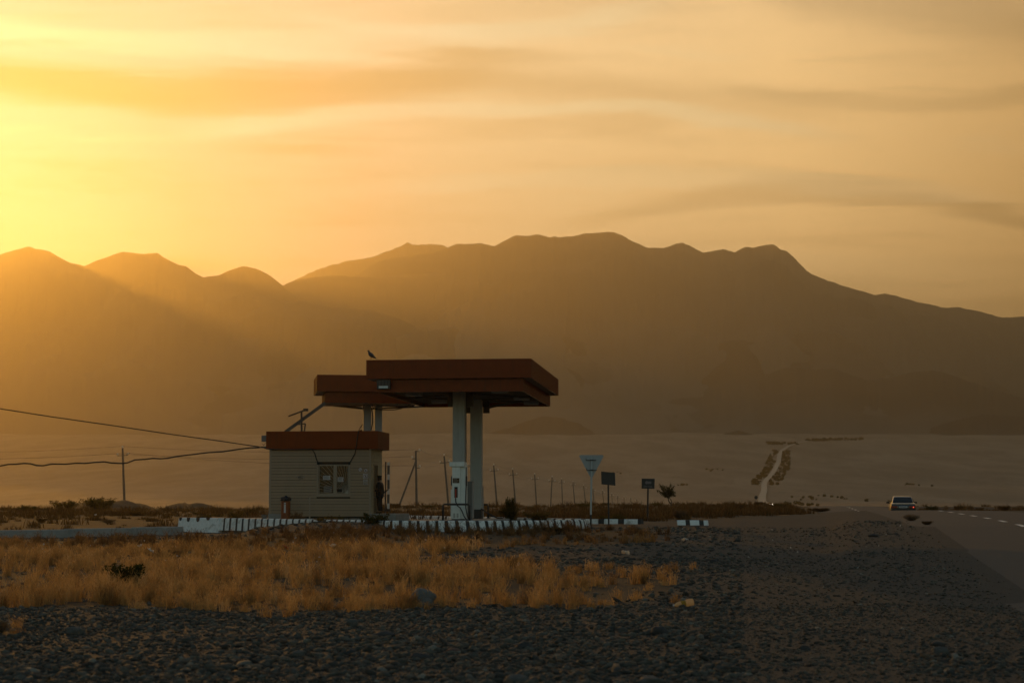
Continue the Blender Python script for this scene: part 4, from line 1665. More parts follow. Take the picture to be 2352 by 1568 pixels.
tcv.extrude = .0012
tcv.size = .14
to = bpy.data.objects.new('lettering_curve', tcv)
COL.objects.link(to)
bpy.context.view_layer.update()
tm = bpy.data.meshes.new_from_object(to.evaluated_get(bpy.context.evaluated_depsgraph_get()))
bpy.data.objects.remove(to)
tm.materials.clear()
tm.materials.append(M_SGREY)
lo = bpy.data.objects.new('lettering', tm)
link(lo, sp3)
lc = sl((2540 + 1010 / 19.6) / 1.7415, (1890 + 1065 / 19.6) / 1.7417, 82.0, p_, g_)
lo.location = (lc.x, -.0142, lc.z)
lo.rotation_euler = (math.pi / 2, 0, 0)
mb = MB()
mb.tube([(0, .03, -.1), (sl(1488.6, 1100, 82, p_, g_).x, .03, sl(1488, 1100, 82, p_, g_).z)], .04, 8)
mb.build('post', M_BLACK, sr)

sr, p_, g_ = sign_root(1736.2, 1157, 300.0, 'tiny dark round sign on a post far off beside the climbing road')
mb = MB()
c_ = sl(1736.4, 1141.8, 300.0, p_, g_)
mb.prism([(c_.x + .30 * math.cos(2 * math.pi * i / 14), c_.z + .30 * math.sin(2 * math.pi * i / 14)) for i in range(14)], -.02, .02)
mb.build('sign_plate', M_BLACK, sr)
mb = MB()
mb.tube([(0, .06, -.2), (c_.x, .06, c_.z)], .05, 6)
mb.build('post', M_ALU, sr)


# ------------------------------------------------------------------ utility poles and wires
M_INSUL = foliage_mat('glazed_insulator', [(0.85, 0.82, 0.72), (0.9, 0.86, 0.76)], .6)
def ground_p(px, Y):
    X = (px - CXP) / FPX * Y * 0.9958
    return X, Y, zat(X, Y)


def make_pole(h, label, group, brace=False, first=[None]):
    root = tag(empty('utility_pole', (0, 0, 0)), label, 'utility pole', group)
    mb = MB()
    mb.tube([(0, 0, -.3), (0, 0, h * .5), (0, 0, h)], [.19, .16, .125], 10)
    mb.build('pole_shaft', M_WOODPOLE, root)
    arms = [(-.72, h - .95), (.72, h - .95)]
    if not brace:
        mb = MB()
        mb.bar((-.76, 0, h - 1.02), (.76, 0, h - 1.02), .09, .09)
        mb.build('crossarm', M_STEEL, root)
        pins = arms + [(0, h + .04)]
    else:
        for p_a, p_b in (((0, 0, h - 2.35), (.52, 0, h - 2.3)), ((0, 0, h - 1.1), (-.5, 0, h - 1.05)), ((0, 0, h - .05), (.5, 0, h - .1))):
            mb = MB()
            mb.bar(p_a, p_b, .08, .08)
            mb.build('crossarm', M_STEEL, root)
        pins = [(.5, h - 2.24), (-.48, h - .99), (.5, h - .03)]
        mb = MB()
        mb.tube([(-3.35, -.6, -.4), (-.05, 0, h - 1.5)], [.13, .11], 8)
        mb.build('brace_pole', M_WOODPOLE, root)
    for (x, z) in pins:
        mb = MB()
        mb.lathe([(.04, 0), (.04, .05), (.11, .06), (.14, .13), (.10, .18), (.12, .22), (.08, .30), (.02, .33)], 10, c=(x, 0, z))
        mb.build('insulator', M_INSUL, root)
    root['_pins'] = 0
    del root['_pins']
    return root, pins


poles_spec = [  # px of top, y of top, px near base, depth
    (1020, 1047, 1031, 272), (1083, 1057, 1090, 300), (1134, 1068.5, 1142, 327), (1177.5, 1078.5, 1184.5, 345), (1228, 1089.5, 1232.5, 385),
    (1268, 1095.5, 1264.5, 428), (1290, 1100, 1292, 505), (1316, 1106.5, 1320.5, 545), (1340.5, 1114.5, 1346, 600), (1361.8, 1120.8, 1365, 640),
    (1383.8, 1126.4, 1387.5, 690), (1405, 1133, 1407, 770), (1418.8, 1137.7, 1419.5, 830), (1433.2, 1140.6, 1434.3, 890), (1448.8, 1141.4, 1449.3, 960),
    (1462.4, 1144.3, 1463, 1030), (1473, 1148.8, 1473.6, 1100), (1486, 1149.5, 1486.5, 1180), (1498.6, 1151, 1499, 1260), (1517, 1151, 1517, 1350)]
ord_w = ['third', 'fourth', 'fifth', 'sixth', 'seventh', 'eighth', 'ninth', 'tenth', 'eleventh', 'twelfth', 'thirteenth', 'fourteenth', 'fifteenth', 'sixteenth', 'seventeenth', 'eighteenth', 'nineteenth', 'twentieth', 'twenty-first', 'twenty-second']
PG = 'utility poles receding across the plain'
wire_pts = [[], [], []]
_q = at(-420, 1036, 262)
for i_, (dx, dz) in enumerate(((-.72, -.6), (.72, -.6), (0, .3))):
    wire_pts[i_].append((_q.x + dx, _q.y, _q.z + dz))


def pin_world(root, pins):
    M = Matrix.Translation(root.location) @ root.rotation_euler.to_matrix().to_4x4() @ Matrix.Diagonal((*root.scale, 1))
    return [M @ Vector((x, 0, z + .24)) for x, z in pins]


def set_pole(root, px, y, pxb, Y, h, swing=0.0):
    top = at(px, y, Y)
    g = zat((pxb - CXP) / FPX * Y, Y)
    lean = math.atan(((px - pxb) / FPX * Y) / max(2.0, (1166 - y) / FPX * Y))
    root.location = (top.x - math.sin(lean) * h, Y, top.z - math.cos(lean) * h)
    root.rotation_euler = (0, lean, 0)
    if root.location.z > g:                      # reach down to the ground
        pass


H_P = 9.6
left_pole, pins0 = make_pole(H_P, 'leaning utility pole rising behind the earth mounds, far left of the kiosk', None)
set_pole(left_pole, 281.5, 1029, 289, 247, H_P)
for w_, p_ in zip(wire_pts, pin_world(left_pole, pins0)):
    w_.append(tuple(p_))
br_pole, pinsb = make_pole(H_P, 'utility pole with a long slanted brace right of the kiosk', None, brace=True)
set_pole(br_pole, 955, 1035, 957.5, 238, H_P)
for k_, j_ in enumerate((1, 0, 2)):
    wire_pts[k_].append(tuple(pin_world(br_pole, pinsb)[j_]))
spots_txt = {
    0: 'leaning utility pole just left of the front canopy column',
    1: 'utility pole mostly hidden behind the back canopy column',
    2: 'leaning utility pole first to the right of the canopy columns',
}
root0 = None
for i, (px, y, pxb, Y) in enumerate(poles_spec):
    if root0 is None:
        root0, pins_ = make_pole(H_P, spots_txt[0], PG)
        o = root0
    else:
        o = copy_tree(root0)
        if i < 3:
            o['label'] = spots_txt[i]
        elif i < 13:
            o['label'] = 'utility pole, %s to the right of the canopy columns in its row' % ['first', 'second', 'third', 'fourth', 'fifth', 'sixth', 'seventh', 'eighth', 'ninth', 'tenth', 'eleventh', 'twelfth'][i - 2]
        else:
            o['label'] = 'one of the tiny hazy utility poles near the small arrow sign'
            o['group'] = 'tiny utility poles at the far end of the row'
    set_pole(o, px, y, pxb, Y, H_P)
    for w_, p_ in zip(wire_pts, pin_world(o, pins_)):
        w_.append(tuple(p_))
M_WIRE = material("wire", (0.05, 0.045, 0.04), 0.5)
for name_, pts in zip(('outer wire on the left arms of the utility poles', 'outer wire on the right arms of the utility poles', 'top wire running along the utility poles past the kiosk'), wire_pts):
    mb = MB()
    path = []
    for a, b in zip(pts[:-1], pts[1:]):
        a, b = Vector(a), Vector(b)
        L = (b - a).length
        sag = min(2.2, .00018 * L * L + .25)
        for t in np.linspace(0, 1, 8, endpoint=False):
            q = a.lerp(b, t)
            q.z -= sag * 4 * t * (1 - t)
            path.append(q)
    path.append(Vector(pts[-1]))
    mb.tube(path, .016, 4)
    o = mb.build('power_line', M_WIRE)
    tag(o, 'thin ' + name_, 'power line')

# two service cables from the left end of the kiosk roof
q0 = at(596.5, 1025.8, 79.2)
mb = MB()
mb.tube([at(x_, y_, Y_) for x_, y_, Y_ in ((-620, 866, 66), (-400, 887, 68), (-200, 911, 70), (0, 938.3, 72), (120, 957, 73.5), (260, 977, 75), (400, 998, 77), (500, 1011.5, 78), (570, 1022, 78.9))] + [q0], .024, 6)
tag(mb.build('service_cable', M_RUBBER), 'upper taut black cable slanting down to the left end of the kiosk', 'cable')
mb = MB()
low = [(-620, 1035), (-300, 1060), (-60, 1078), (0, 1069.5), (18, 1066), (35, 1065.6), (55, 1063.5), (70, 1064.5), (85, 1068.5), (100, 1068.8), (118, 1065), (150, 1065.5), (175, 1063), (195, 1063.8), (215, 1061.5), (240, 1060), (255, 1062.5), (275, 1063.6), (292, 1062.5), (310, 1055.5), (330, 1054.5), (350, 1052), (368, 1053), (385, 1052), (405, 1047.5), (440, 1043.5), (475, 1039), (510, 1037), (550, 1031), (575, 1028)]
mb.tube([at(x_, y_, 71 + 8.0 * (x_ + 60) / 640) for x_, y_ in low] + [q0 + Vector((0, 0, -.03))], .034, 6)
tag(mb.build('service_cable', M_RUBBER), 'lower slack wavy black cable running in to the left end of the kiosk', 'cable')


# ------------------------------------------------------------------ car
def car_sections(secs, n_top=5):
    """loft of closed sections: list of (y, [(x,z)...half outline from bottom to top])"""
    vs, fs = [], []
    m = len(secs[0][1])
    for y, half in secs:
        ring = [(x, z) for x, z in half] + [(-x, z) for x, z in reversed(half)]
        vs += [(x, y, z) for x, z in ring]
    k = 2 * m
    for i in range(len(secs) - 1):
        for j in range(k):
            a, b = i * k + j, i * k + (j + 1) % k
            fs.append((a, b, b + k, a + k))
    fs.append(tuple(range(k)))
    fs.append(tuple(reversed(range((len(secs) - 1) * k, len(secs) * k))))
    return vs, fs


M_CAR = bpy.data.materials.new("car_paint")
M_CAR.use_nodes = True
_b = M_CAR.node_tree.nodes['Principled BSDF']
_b.inputs['Base Color'].default_value = (0.012, 0.011, 0.011, 1)
_b.inputs['Roughness'].default_value = 0.28
_b.inputs['Metallic'].default_value = 0.0
_b.inputs['Coat Weight'].default_value = 0.6
_b.inputs['Coat Roughness'].default_value = 0.06
M_CGLASS = material("car_glass", (0.012, 0.014, 0.013), 0.06, var=.05, spec=.3)
M_CHROME = material("bright_trim", (0.6, 0.58, 0.55), 0.2, metal=.9, var=.03)
M_TAIL = material("tail_lamp", (0.18, 0.012, 0.008), 0.2, var=.05)
M_TYRE = material("tyre", (0.015, 0.015, 0.015), 0.8, var=.1)
M_GLOWR = bpy.data.materials.new("lit_lamp")
M_GLOWR.use_nodes = True
_b = M_GLOWR.node_tree.nodes['Principled BSDF']
_b.inputs['Base Color'].default_value = (0.5, 0.03, 0.02, 1)
_b.inputs['Emission Color'].default_value = (1, 0.10, 0.05, 1)
_b.inputs['Emission Strength'].default_value = 0.9


def make_car(label):
    root = tag(empty('car', (0, 0, 0)), label, 'car')
    hw = .86

    def lower(y, w, zb, zs, zt):
        return (y, [(w * .80, zb), (w * .97, zb + .06), (w, zs), (w * .985, zs + .14), (w * .93, zt), (w * .80, zt + .025)])
    secs = [lower(-2.30, hw * .93, .34, .50, .76), lower(-2.24, hw * .965, .26, .52, .88), lower(-2.05, hw * .985, .22, .56, .935), lower(-1.3, hw, .20, .58, .955),
            lower(0, hw * 1.005, .19, .58, .945), lower(1.1, hw, .20, .58, .92), lower(1.8, hw * .98, .22, .56, .86), lower(2.2, hw * .94, .26, .52, .76), lower(2.28, hw * .90, .32, .48, .68)]
    v, f = car_sections(secs)
    mb = MB().add(v, f)
    body = mb.build('body', M_CAR, root, smooth=True)
    body.modifiers.new('edge', 'EDGE_SPLIT').split_angle = R(38)

    def cab(y, wb, wt, zt):
        return (y, [(wb, .90), (wb * .995, .94), (wt * 1.03, zt - .05), (wt * .97, zt - .012), (wt * .80, zt), (wt * .4, zt + .006)])
    secs = [cab(-1.78, .70, .66, .97), cab(-1.50, .74, .645, 1.15), cab(-1.10, .765, .605, 1.375), cab(-.85, .77, .60, 1.40), cab(-.1, .775, .60, 1.42), cab(.35, .775, .60, 1.385), cab(.75, .77, .64, 1.18), cab(1.12, .74, .70, .97)]
    v, f = car_sections(secs)
    mb = MB().add(v, f)
    cb = mb.build('cabin', M_CAR, root, smooth=True)
    cb.modifiers.new('edge', 'EDGE_SPLIT').split_angle = R(38)
    # rear window lies a little proud of the sloping cabin back
    mb = MB()
    zs = [(-1.745, .99, .655), (-1.50, 1.152, .60), (-1.185, 1.338, .555)]
    vs = []
    for (y, z, w) in zs:
        vs += [(-w, y - .012, z + .012), (w, y - .012, z + .012)]
    vs += [(x, y + .02, z - .02) for x, y, z in vs]
    mb.add(vs, [(0, 1, 3, 2), (2, 3, 5, 4), (6, 8, 9, 7), (8, 10, 11, 9), (0, 6, 7, 1), (4, 5, 11, 10), (0, 2, 8, 6), (2, 4, 10, 8), (1, 7, 9, 3), (3, 9, 11, 5)])
    mb.build('rear_window', M_CGLASS, cb)
    for s in (-1, 1):
        mb = MB()
        pl_ = [(-1.33, .985), (-1.02, 1.30), (.30, 1.315), (.86, .985)]
        vs = []
        for (y, z) in pl_:
            w = .768 - (z - .95) / .43 * .155
            vs.append((s * (w + .012), y, z))
        vs += [(x - s * .02, y, z) for x, y, z in vs]
        mb.add(vs, [(0, 1, 2, 3), (7, 6, 5, 4)] + [(i, i + 4, (i + 1) % 4 + 4, (i + 1) % 4) for i in range(4)])
        mb.build('side_window', M_CGLASS, cb)
        mb = MB()
        mb.box(s * .83 - .0, s * 1.02, .48, .60, .93, 1.05)
        mb.bar((s * .78, .54, .95), (s * .86, .54, .97), .05, .05)
        mb.build('mirror', M_BLACK, root, bevel=.02)
    mb = MB()
    mb.box(-.80, .80, -2.36, -2.26, .34, .54)
    mb.build('bumper', M_BLACK, root, bevel=.03)
    mb = MB()
    mb.box(-.70, .70, -2.272, -2.235, .895, .912)
    mb.build('boot_trim', M_CHROME, root)
    for s in (-1, 1):
        mb = MB()
        mb.box(s * .80 - .0, s * .38, -2.315, -2.262, .62, .77)
        tl = mb.build('tail_light', M_TAIL, root, bevel=.01)
        if s > 0:
            mb = MB()
            mb.lathe([(.045, 0), (.04, .012), (.01, .018)], 10)
            lm = mb.build('lit_bulb', M_GLOWR, tl)
            lm.location = (.66, -2.316, .68)
            lm.rotation_euler = (math.pi / 2, 0, 0)
    mb = MB()
    mb.box(-.26, .26, -2.322, -2.30, .64, .75)
    pt = mb.build('number_plate', M_PAPER, root)
    mb = MB()
    for i in range(6):
        x0 = -.21 + i * .072
        mb.box(x0, x0 + .045, -2.326, -2.3225, .665, .725)
    mb.build('characters', M_INK, pt)
    for s in (-1, 1):
        for y in (-1.32, 1.35):
            w = empty('wheel', (s * .72, y, .31))
            w.parent = root
            mb = MB()
            mb.lathe([(.17, -.09), (.27, -.10), (.31, -.06), (.31, .06), (.27, .10), (.17, .09)], 22)
            ty = mb.build('tyre', M_TYRE, w)
            mb = MB()
            mb.lathe([(.02, -.06), (.18, -.085), (.19, 0), (.18, .085), (.02, .06)], 16)
            rm = mb.build('rim', M_ALU, w)
            for q in (ty, rm):
                q.rotation_euler = (0, math.pi / 2, 0)
    return root


car = make_car('dark saloon car driving away on the road, seen from behind, left side lit gold')
cp = at(2072.0, 1172, 119.0)
car.location = (cp.x, 119.0, zof(1138.7, 119.0) - 1.425)
car.rotation_euler = (0, 0, R(-10.5))

# far traffic on the climbing road: small complete cars, too small for parts
mb = MB()
v, f = car_sections([(-2.2, [(.7, .3), (.8, .6), (.75, .85)]), (-1.9, [(.75, .25), (.86, .6), (.8, .92)]), (1.2, [(.75, .25), (.86, .6), (.8, .92)]), (2.1, [(.7, .3), (.8, .55), (.7, .74)])])
mb.add(v, f, 0)
v, f = car_sections([(-1.7, [(.7, .9), (.66, .95), (.3, .97)]), (-1.0, [(.74, .9), (.6, 1.38), (.3, 1.42)]), (.2, [(.74, .9), (.6, 1.38), (.3, 1.42)]), (.9, [(.7, .9), (.66, .95), (.3, .97)])])
mb.add(v, f, 1)
M_HEAD = bpy.data.materials.new("headlamp")
M_HEAD.use_nodes = True
_b = M_HEAD.node_tree.nodes['Principled BSDF']
_b.inputs['Emission Color'].default_value = (1, .86, .62, 1)
_b.inputs['Emission Strength'].default_value = 7.0
for s in (-1, 1):
    mb.box(s * .62 - .17, s * .62 + .17, -2.26, -2.16, .55, .78, 2)
M_CARL = material("pale_car", (0.55, 0.52, 0.48), 0.3, var=.05)
fc = mb.build('car', [M_CARL, M_CGLASS, M_HEAD])
fars = [((1768.4, 1157.0), 900, 1.05, 'small pale car coming over the rise on the far road, just above the grass'), ((1758.6, 1096.5), 2350, 1.0, 'far car with lit headlights half way up the climbing road'),
        ((1763.5, 1084), 2560, 1.0, 'faint far car a little higher up the climbing road'), ((1820, 1022.5), 3700, 1.3, 'far car at the bend at the top of the climbing road'), ((1861, 1020.3), 3880, 1.3, 'farthest car with lit headlights, right of the top bend of the road')]
for i, ((px, y), Y, sc, lab) in enumerate(fars):
    o = fc if i == 0 else fc.copy()
    if i:
        link(o)
    X = float(road_x(Y)) if Y < 3900 else at(px, y, Y).x
    p = at(px, y, Y)
    o.location = (p.x, Y, p.z - .75)
    o.rotation_euler = (0, 0, math.atan2(-p.x, Y) * -1 + 0.0)
    o.scale = (sc, sc, sc)
    tag(o, lab, 'car', 'far cars on the climbing road')


# ------------------------------------------------------------------ person at the kiosk door
def skin_obj(name, joints, edges, mat, parent=None, sub=1, smooth_=True):
    """joints: {name: ((x,y,z), rx, ry)}; one continuous skinned surface, baked to a mesh"""
    bm = bmesh.new()
    lay = bm.verts.layers.skin.verify()
    vv = {}
    for i, (k, (co, rx, ry)) in enumerate(joints.items()):
        v = bm.verts.new(co)
        v[lay].radius = (rx, ry)
        v[lay].use_root = (i == 0)
        vv[k] = v
    for a, b in edges:
        bm.edges.new((vv[a], vv[b]))
    me = bpy.data.meshes.new(name)
    bm.to_mesh(me)
    bm.free()
    o = bpy.data.objects.new(name, me)
    COL.objects.link(o)
    sk = o.modifiers.new('skin', 'SKIN')
    sk.use_smooth_shade = True
    ss = o.modifiers.new('sub', 'SUBSURF')
    ss.levels = sub
    ss.render_levels = sub
    bpy.context.view_layer.update()
    dg = bpy.context.evaluated_depsgraph_get()
    m2 = bpy.data.meshes.new_from_object(o.evaluated_get(dg))
    m2.name = name
    bpy.data.objects.remove(o)
    m2.materials.clear()
    m2.materials.append(mat)
    o = bpy.data.objects.new(name, m2)
    link(o, parent)
    return o


M_SKIN = material("skin", (0.28, 0.15, 0.09), 0.6, var=.08)
M_COAT = material("dark_jacket", (0.016, 0.014, 0.013), 0.85, var=.2)
M_TROU = material("dark_trousers", (0.014, 0.012, 0.011), 0.85, var=.2)
M_HAIR = material("dark_hair", (0.012, 0.008, 0.006), 0.6, var=.2)
M_SHOE = material("dark_shoes", (0.012, 0.011, 0.010), 0.5, var=.2)
pe = at(872.0, 1178, 79.75)
PZ = ZP + .312
# local frame: the person faces -x (towards the door), y away from the camera
J = {
    'pelvis': ((0, 0, .92), .125, .15), 'spine': ((.01, 0, 1.08), .115, .15), 'chest': ((.005, 0, 1.27), .12, .165), 'neck0': ((-.01, 0, 1.42), .075, .085), 'neck': ((-.03, 0, 1.49), .052, .052),
    'head0': ((-.055, 0, 1.555), .07, .066), 'head': ((-.06, 0, 1.63), .082, .074), 'crown': ((-.045, 0, 1.70), .06, .055),
    'shl': ((0, -.17, 1.37), .065, .06), 'ell': ((.02, -.26, 1.10), .047, .045), 'wrl': ((-.20, -.22, 1.02), .033, .027), 'pal': ((-.28, -.20, 1.03), .036, .018),
    'shr': ((0, .17, 1.37), .065, .06), 'elr': ((.07, .25, 1.12), .047, .045), 'wrr': ((.13, .15, .90), .033, .027), 'par': ((.16, .12, .835), .036, .018),
    'hil': ((0, -.09, .87), .09, .095), 'knl': ((-.02, -.10, .48), .062, .06), 'anl': ((.02, -.10, .09), .043, .04), 'tol': ((-.13, -.10, .035), .036, .03),
    'hir': ((0, .09, .87), .09, .095), 'knr': ((.01, .10, .48), .062, .06), 'anr': ((.06, .10, .09), .043, .04), 'tor': ((-.08, .10, .035), .036, .03),
}
E = [('pelvis', 'spine'), ('spine', 'chest'), ('chest', 'neck0'), ('neck0', 'neck'), ('neck', 'head0'), ('head0', 'head'), ('head', 'crown'),
     ('chest', 'shl'), ('shl', 'ell'), ('ell', 'wrl'), ('wrl', 'pal'), ('chest', 'shr'), ('shr', 'elr'), ('elr', 'wrr'), ('wrr', 'par'),
     ('pelvis', 'hil'), ('hil', 'knl'), ('knl', 'anl'), ('anl', 'tol'), ('pelvis', 'hir'), ('hir', 'knr'), ('knr', 'anr'), ('anr', 'tor')]


def add_fingers(palm, d, across, s):
    P = Vector(J[palm][0])
    d, across = Vector(d).normalized(), Vector(across).normalized()
    dn = d.cross(across).normalized() * s
    for i, (off, L) in enumerate(((-.027, .066), (-.009, .076), (.009, .071), (.027, .055))):
        a = P + d * .035 + across * off
        b = a + d * L * .5 + dn * .012
        c = b + d * L * .35 + dn * .022
        for k_, q, r_ in (('a', a, .0095), ('b', b, .0085), ('c', c, .007)):
            J['%s_f%d%s' % (palm, i, k_)] = (tuple(q), r_, r_)
        E.append((palm, '%s_f%da' % (palm, i)))
        E.append(('%s_f%da' % (palm, i), '%s_f%db' % (palm, i)))
        E.append(('%s_f%db' % (palm, i), '%s_f%dc' % (palm, i)))
    a = P - d * .012 - across * .032
    b = a + d * .03 - across * .022
    c = b + d * .028 + dn * .01
    for k_, q, r_ in (('a', a, .011), ('b', b, .0095), ('c', c, .0075)):
        J['%s_t%s' % (palm, k_)] = (tuple(q), r_, r_)
    E.append((palm, palm + '_ta'))
    E.append((palm + '_ta', palm + '_tb'))
    E.append((palm + '_tb', palm + '_tc'))


add_fingers('pal', (-1, .12, .05), (0, .1, -1), 1)
add_fingers('par', (.45, -.35, -.85), (.5, .8, .0), 1)
per_root = tag(empty('person', (pe.x, pe.y, PZ), R(-12)), 'person in dark hooded jacket standing at the kiosk door with bent arms', 'person')
body = skin_obj('body', J, E, M_SKIN, per_root, 2)
# face: nose, brow, mouth, ears
mb = MB()
mb.prism([(-.148, 1.60), (-.172, 1.585), (-.145, 1.575)], -.012, .012)
mb.build('nose', M_SKIN, body)
for s in (-1, 1):
    mb = MB()
    mb.lathe([(.004, -.004), (.011, -.002), (.011, .003), (.004, .005)], 10, c=(0, 0, 0))
    ey = mb.build('eye', M_INK, body)
    ey.location = (-.138, s * .029, 1.617)
    ey.rotation_euler = (0, math.pi / 2, 0)
    mb = MB()
    mb.lathe([(.012, -.008), (.026, -.004), (.026, .006), (.01, .01)], 10)
    ea = mb.build('ear', M_SKIN, body)
    ea.location = (-.05, s * .076, 1.60)
    ea.rotation_euler = (math.pi / 2, 0, 0)
mb = MB()
mb.box(-.142, -.125, -.024, .024, 1.545, 1.552)
mb.build('mouth', M_INK, body)
JJ = {
    'c1': ((0, 0, .93), .155, .185), 'c0': ((0, 0, .80), .15, .185), 'c2': ((.01, 0, 1.10), .155, .20), 'c3': ((.005, 0, 1.28), .145, .20), 'c4': ((-.01, 0, 1.42), .095, .12),
    'sl': ((0, -.185, 1.355), .08, .075), 'el': ((.02, -.268, 1.09), .066, .064), 'wl': ((-.18, -.225, 1.025), .05, .046),
    'sr': ((0, .185, 1.355), .08, .075), 'er': ((.07, .258, 1.11), .066, .064), 'wr': ((.125, .165, .925), .05, .046)}
jk = skin_obj('jacket', {k: JJ[k] for k in ('c1', 'c0', 'c2', 'c3', 'c4', 'sl', 'el', 'wl', 'sr', 'er', 'wr')},
              [('c0', 'c1'), ('c1', 'c2'), ('c2', 'c3'), ('c3', 'c4'), ('c3', 'sl'), ('sl', 'el'), ('el', 'wl'), ('c3', 'sr'), ('sr', 'er'), ('er', 'wr')], M_COAT, body, 2)
HJ = {'h1': ((-.03, 0, 1.62), .108, .10), 'h0': ((.0, 0, 1.50), .10, .105), 'h2': ((-.025, 0, 1.71), .082, .08)}
skin_obj('hood', HJ, [('h0', 'h1'), ('h1', 'h2')], M_COAT, body, 2)
TJ = {'p': ((0, 0, .90), .135, .165)}
for s, k_ in ((-1, 'l'), (1, 'r')):
    TJ['h' + k_] = ((0, s * .09, .85), .105, .105)
    TJ['k' + k_] = (tuple(J['kn' + k_][0]), .085, .082)
    TJ['a' + k_] = ((J['an' + k_][0][0], s * .10, .10), .072, .07)
skin_obj('trousers', TJ, [('p', 'hl'), ('hl', 'kl'), ('kl', 'al'), ('p', 'hr'), ('hr', 'kr'), ('kr', 'ar')], M_TROU, body, 2)
for k_ in 'lr':
    a_, t_ = Vector(J['an' + k_][0]), Vector(J['to' + k_][0])
    skin_obj('shoe', {'a': ((a_.x + .03, a_.y, .055), .052, .05), 'b': ((a_.x - .06, a_.y, .05), .048, .048), 'c': ((t_.x - .03, t_.y, .04), .042, .036)}, [('a', 'b'), ('b', 'c')], M_SHOE, body, 1)
# small bag strap end sticking out at the hip
mb = MB()
mb.bar((.13, .14, .92), (.36, .16, 1.10), .03, .05)
mb.build('jacket_belt_end', M_COAT, jk)


# ------------------------------------------------------------------ pigeon on the canopy
pg = at(852.5, 826, 66.95)
bird = tag(empty('pigeon', (pg.x, pg.y, ZT + ZP), TH), 'dark pigeon perched on the left front corner of the canopy roof', 'bird')
k_ = .0166
prof = [((.165, 0, .02), .008), ((.12, 0, .05), .028), ((.06, 0, .10), .062), ((0, 0, .145), .078), ((-.05, 0, .19), .066), ((-.078, 0, .235), .042), ((-.09, 0, .275), .034), ((-.098, 0, .30), .036), ((-.105, 0, .322), .022)]
mb = MB()
mb.tube([Vector(p) * 1.05 for p, r in prof], [r * 1.05 for p, r in prof], 12)
bb = mb.build('body', material("pigeon_feather", (0.03, 0.03, 0.034), 0.6, var=.25, scale=14), bird, smooth=True)
mb = MB()
mb.tube([(-.13, 0, .325), (-.15, 0, .317), (-.172, 0, .305)], [.012, .009, .002], 6)
mb.build('beak', M_BLACK, bird)
mb = MB()
mb.add([(.11, -.035, .055), (.11, .035, .055), (.25, .028, -.004), (.25, -.028, -.004), (.11, -.035, .04), (.11, .035, .04), (.25, .028, -.012), (.25, -.028, -.012)], [(0, 1, 2, 3), (7, 6, 5, 4), (0, 4, 5, 1), (1, 5, 6, 2), (2, 6, 7, 3), (3, 7, 4, 0)])
mb.build('tail', M_BLACK, bird)
for s in (-1, 1):
    mb = MB()
    mb.tube([(-.02, s * .068, .19), (.04, s * .078, .14), (.12, s * .055, .075), (.19, s * .028, .03)], [.02, .04, .028, .006], 8)
    for i in range(len(mb.v)):
        x_, y_, z_ = mb.v[i]
        mb.v[i] = (x_, s * .07 + (y_ - s * .07) * .45, z_)
    mb.build('wing', bb.data.materials[0], bird, smooth=True)
    mb = MB()
    mb.tube([(.0, s * .03, .08), (-.005, s * .03, .0)], .008, 5)
    mb.tube([(-.04, s * .03, .004), (.02, s * .03, .004)], .005, 5)
    mb.build('leg', M_ORANGE, bird)


# ------------------------------------------------------------------ dry grass (one mass)
M_STRAW = foliage_mat('dry_straw', [(0.34, 0.17, 0.045), (0.52, 0.27, 0.075), (0.42, 0.21, 0.06), (0.60, 0.34, 0.11), (0.28, 0.15, 0.05)], .55)
M_SCRUB = foliage_mat('dry_scrub_leaf', [(0.07, 0.042, 0.018), (0.12, 0.07, 0.03), (0.10, 0.065, 0.028), (0.16, 0.10, 0.045)], .4)


def blades(X, Y, Z, H, W, lean, rg, bend=.5):
    """array of bent tapering blades, two quads and a tip each"""
    n = len(X)
    az = rg.uniform(0, 2 * np.pi, n)
    fa = rg.uniform(0, 2 * np.pi, n)
    dx, dy = np.cos(az) * lean * H, np.sin(az) * lean * H
    wx, wy = np.cos(fa) * W * .5, np.sin(fa) * W * .5
    V = np.zeros((n, 5, 3), np.float32)
    V[:, 0] = np.stack([X - wx, Y - wy, Z], -1)
    V[:, 1] = np.stack([X + wx, Y + wy, Z], -1)
    mx, my = X + dx * .35, Y + dy * .35
    V[:, 2] = np.stack([mx - wx * .8, my - wy * .8, Z + H * .55], -1)
    V[:, 3] = np.stack([mx + wx * .8, my + wy * .8, Z + H * .55], -1)
    V[:, 4] = np.stack([X + dx, Y + dy, Z + H * (1 - bend * lean * .4)], -1)
    b = np.arange(n)[:, None] * 5
    F = np.concatenate([b + np.array([[0, 1, 3]]), b + np.array([[0, 3, 2]]), b + np.array([[2, 3, 4]])], 1).reshape(-1, 3)
    return V.reshape(-1, 3), F


def tinted_mat(name, cols, trans):
    """straw whose colour goes plant by plant (attribute 'tint') with a little change blade by blade"""
    m = foliage_mat(name, cols, trans)
    k = NT(m.node_tree)
    ramp = next(n for n in k.n if n.type == 'VALTORGB')
    g = next(n for n in k.n if n.type == 'NEW_GEOMETRY')
    a = k.node('ShaderNodeAttribute', attribute_name='tint')
    f = k.math('ADD', a.outputs['Fac'], k.math('MULTIPLY', k.math('SUBTRACT', g.outputs['Random Per Island'], .5), .22), clamp=True)
    k.put(ramp.inputs[0], f)
    return m


M_PLANT = tinted_mat('dry_steppe_plant', [(0.10, 0.06, 0.03), (0.20, 0.125, 0.06), (0.33, 0.195, 0.075), (0.50, 0.31, 0.12), (0.60, 0.38, 0.155), (0.68, 0.47, 0.24)], .66)


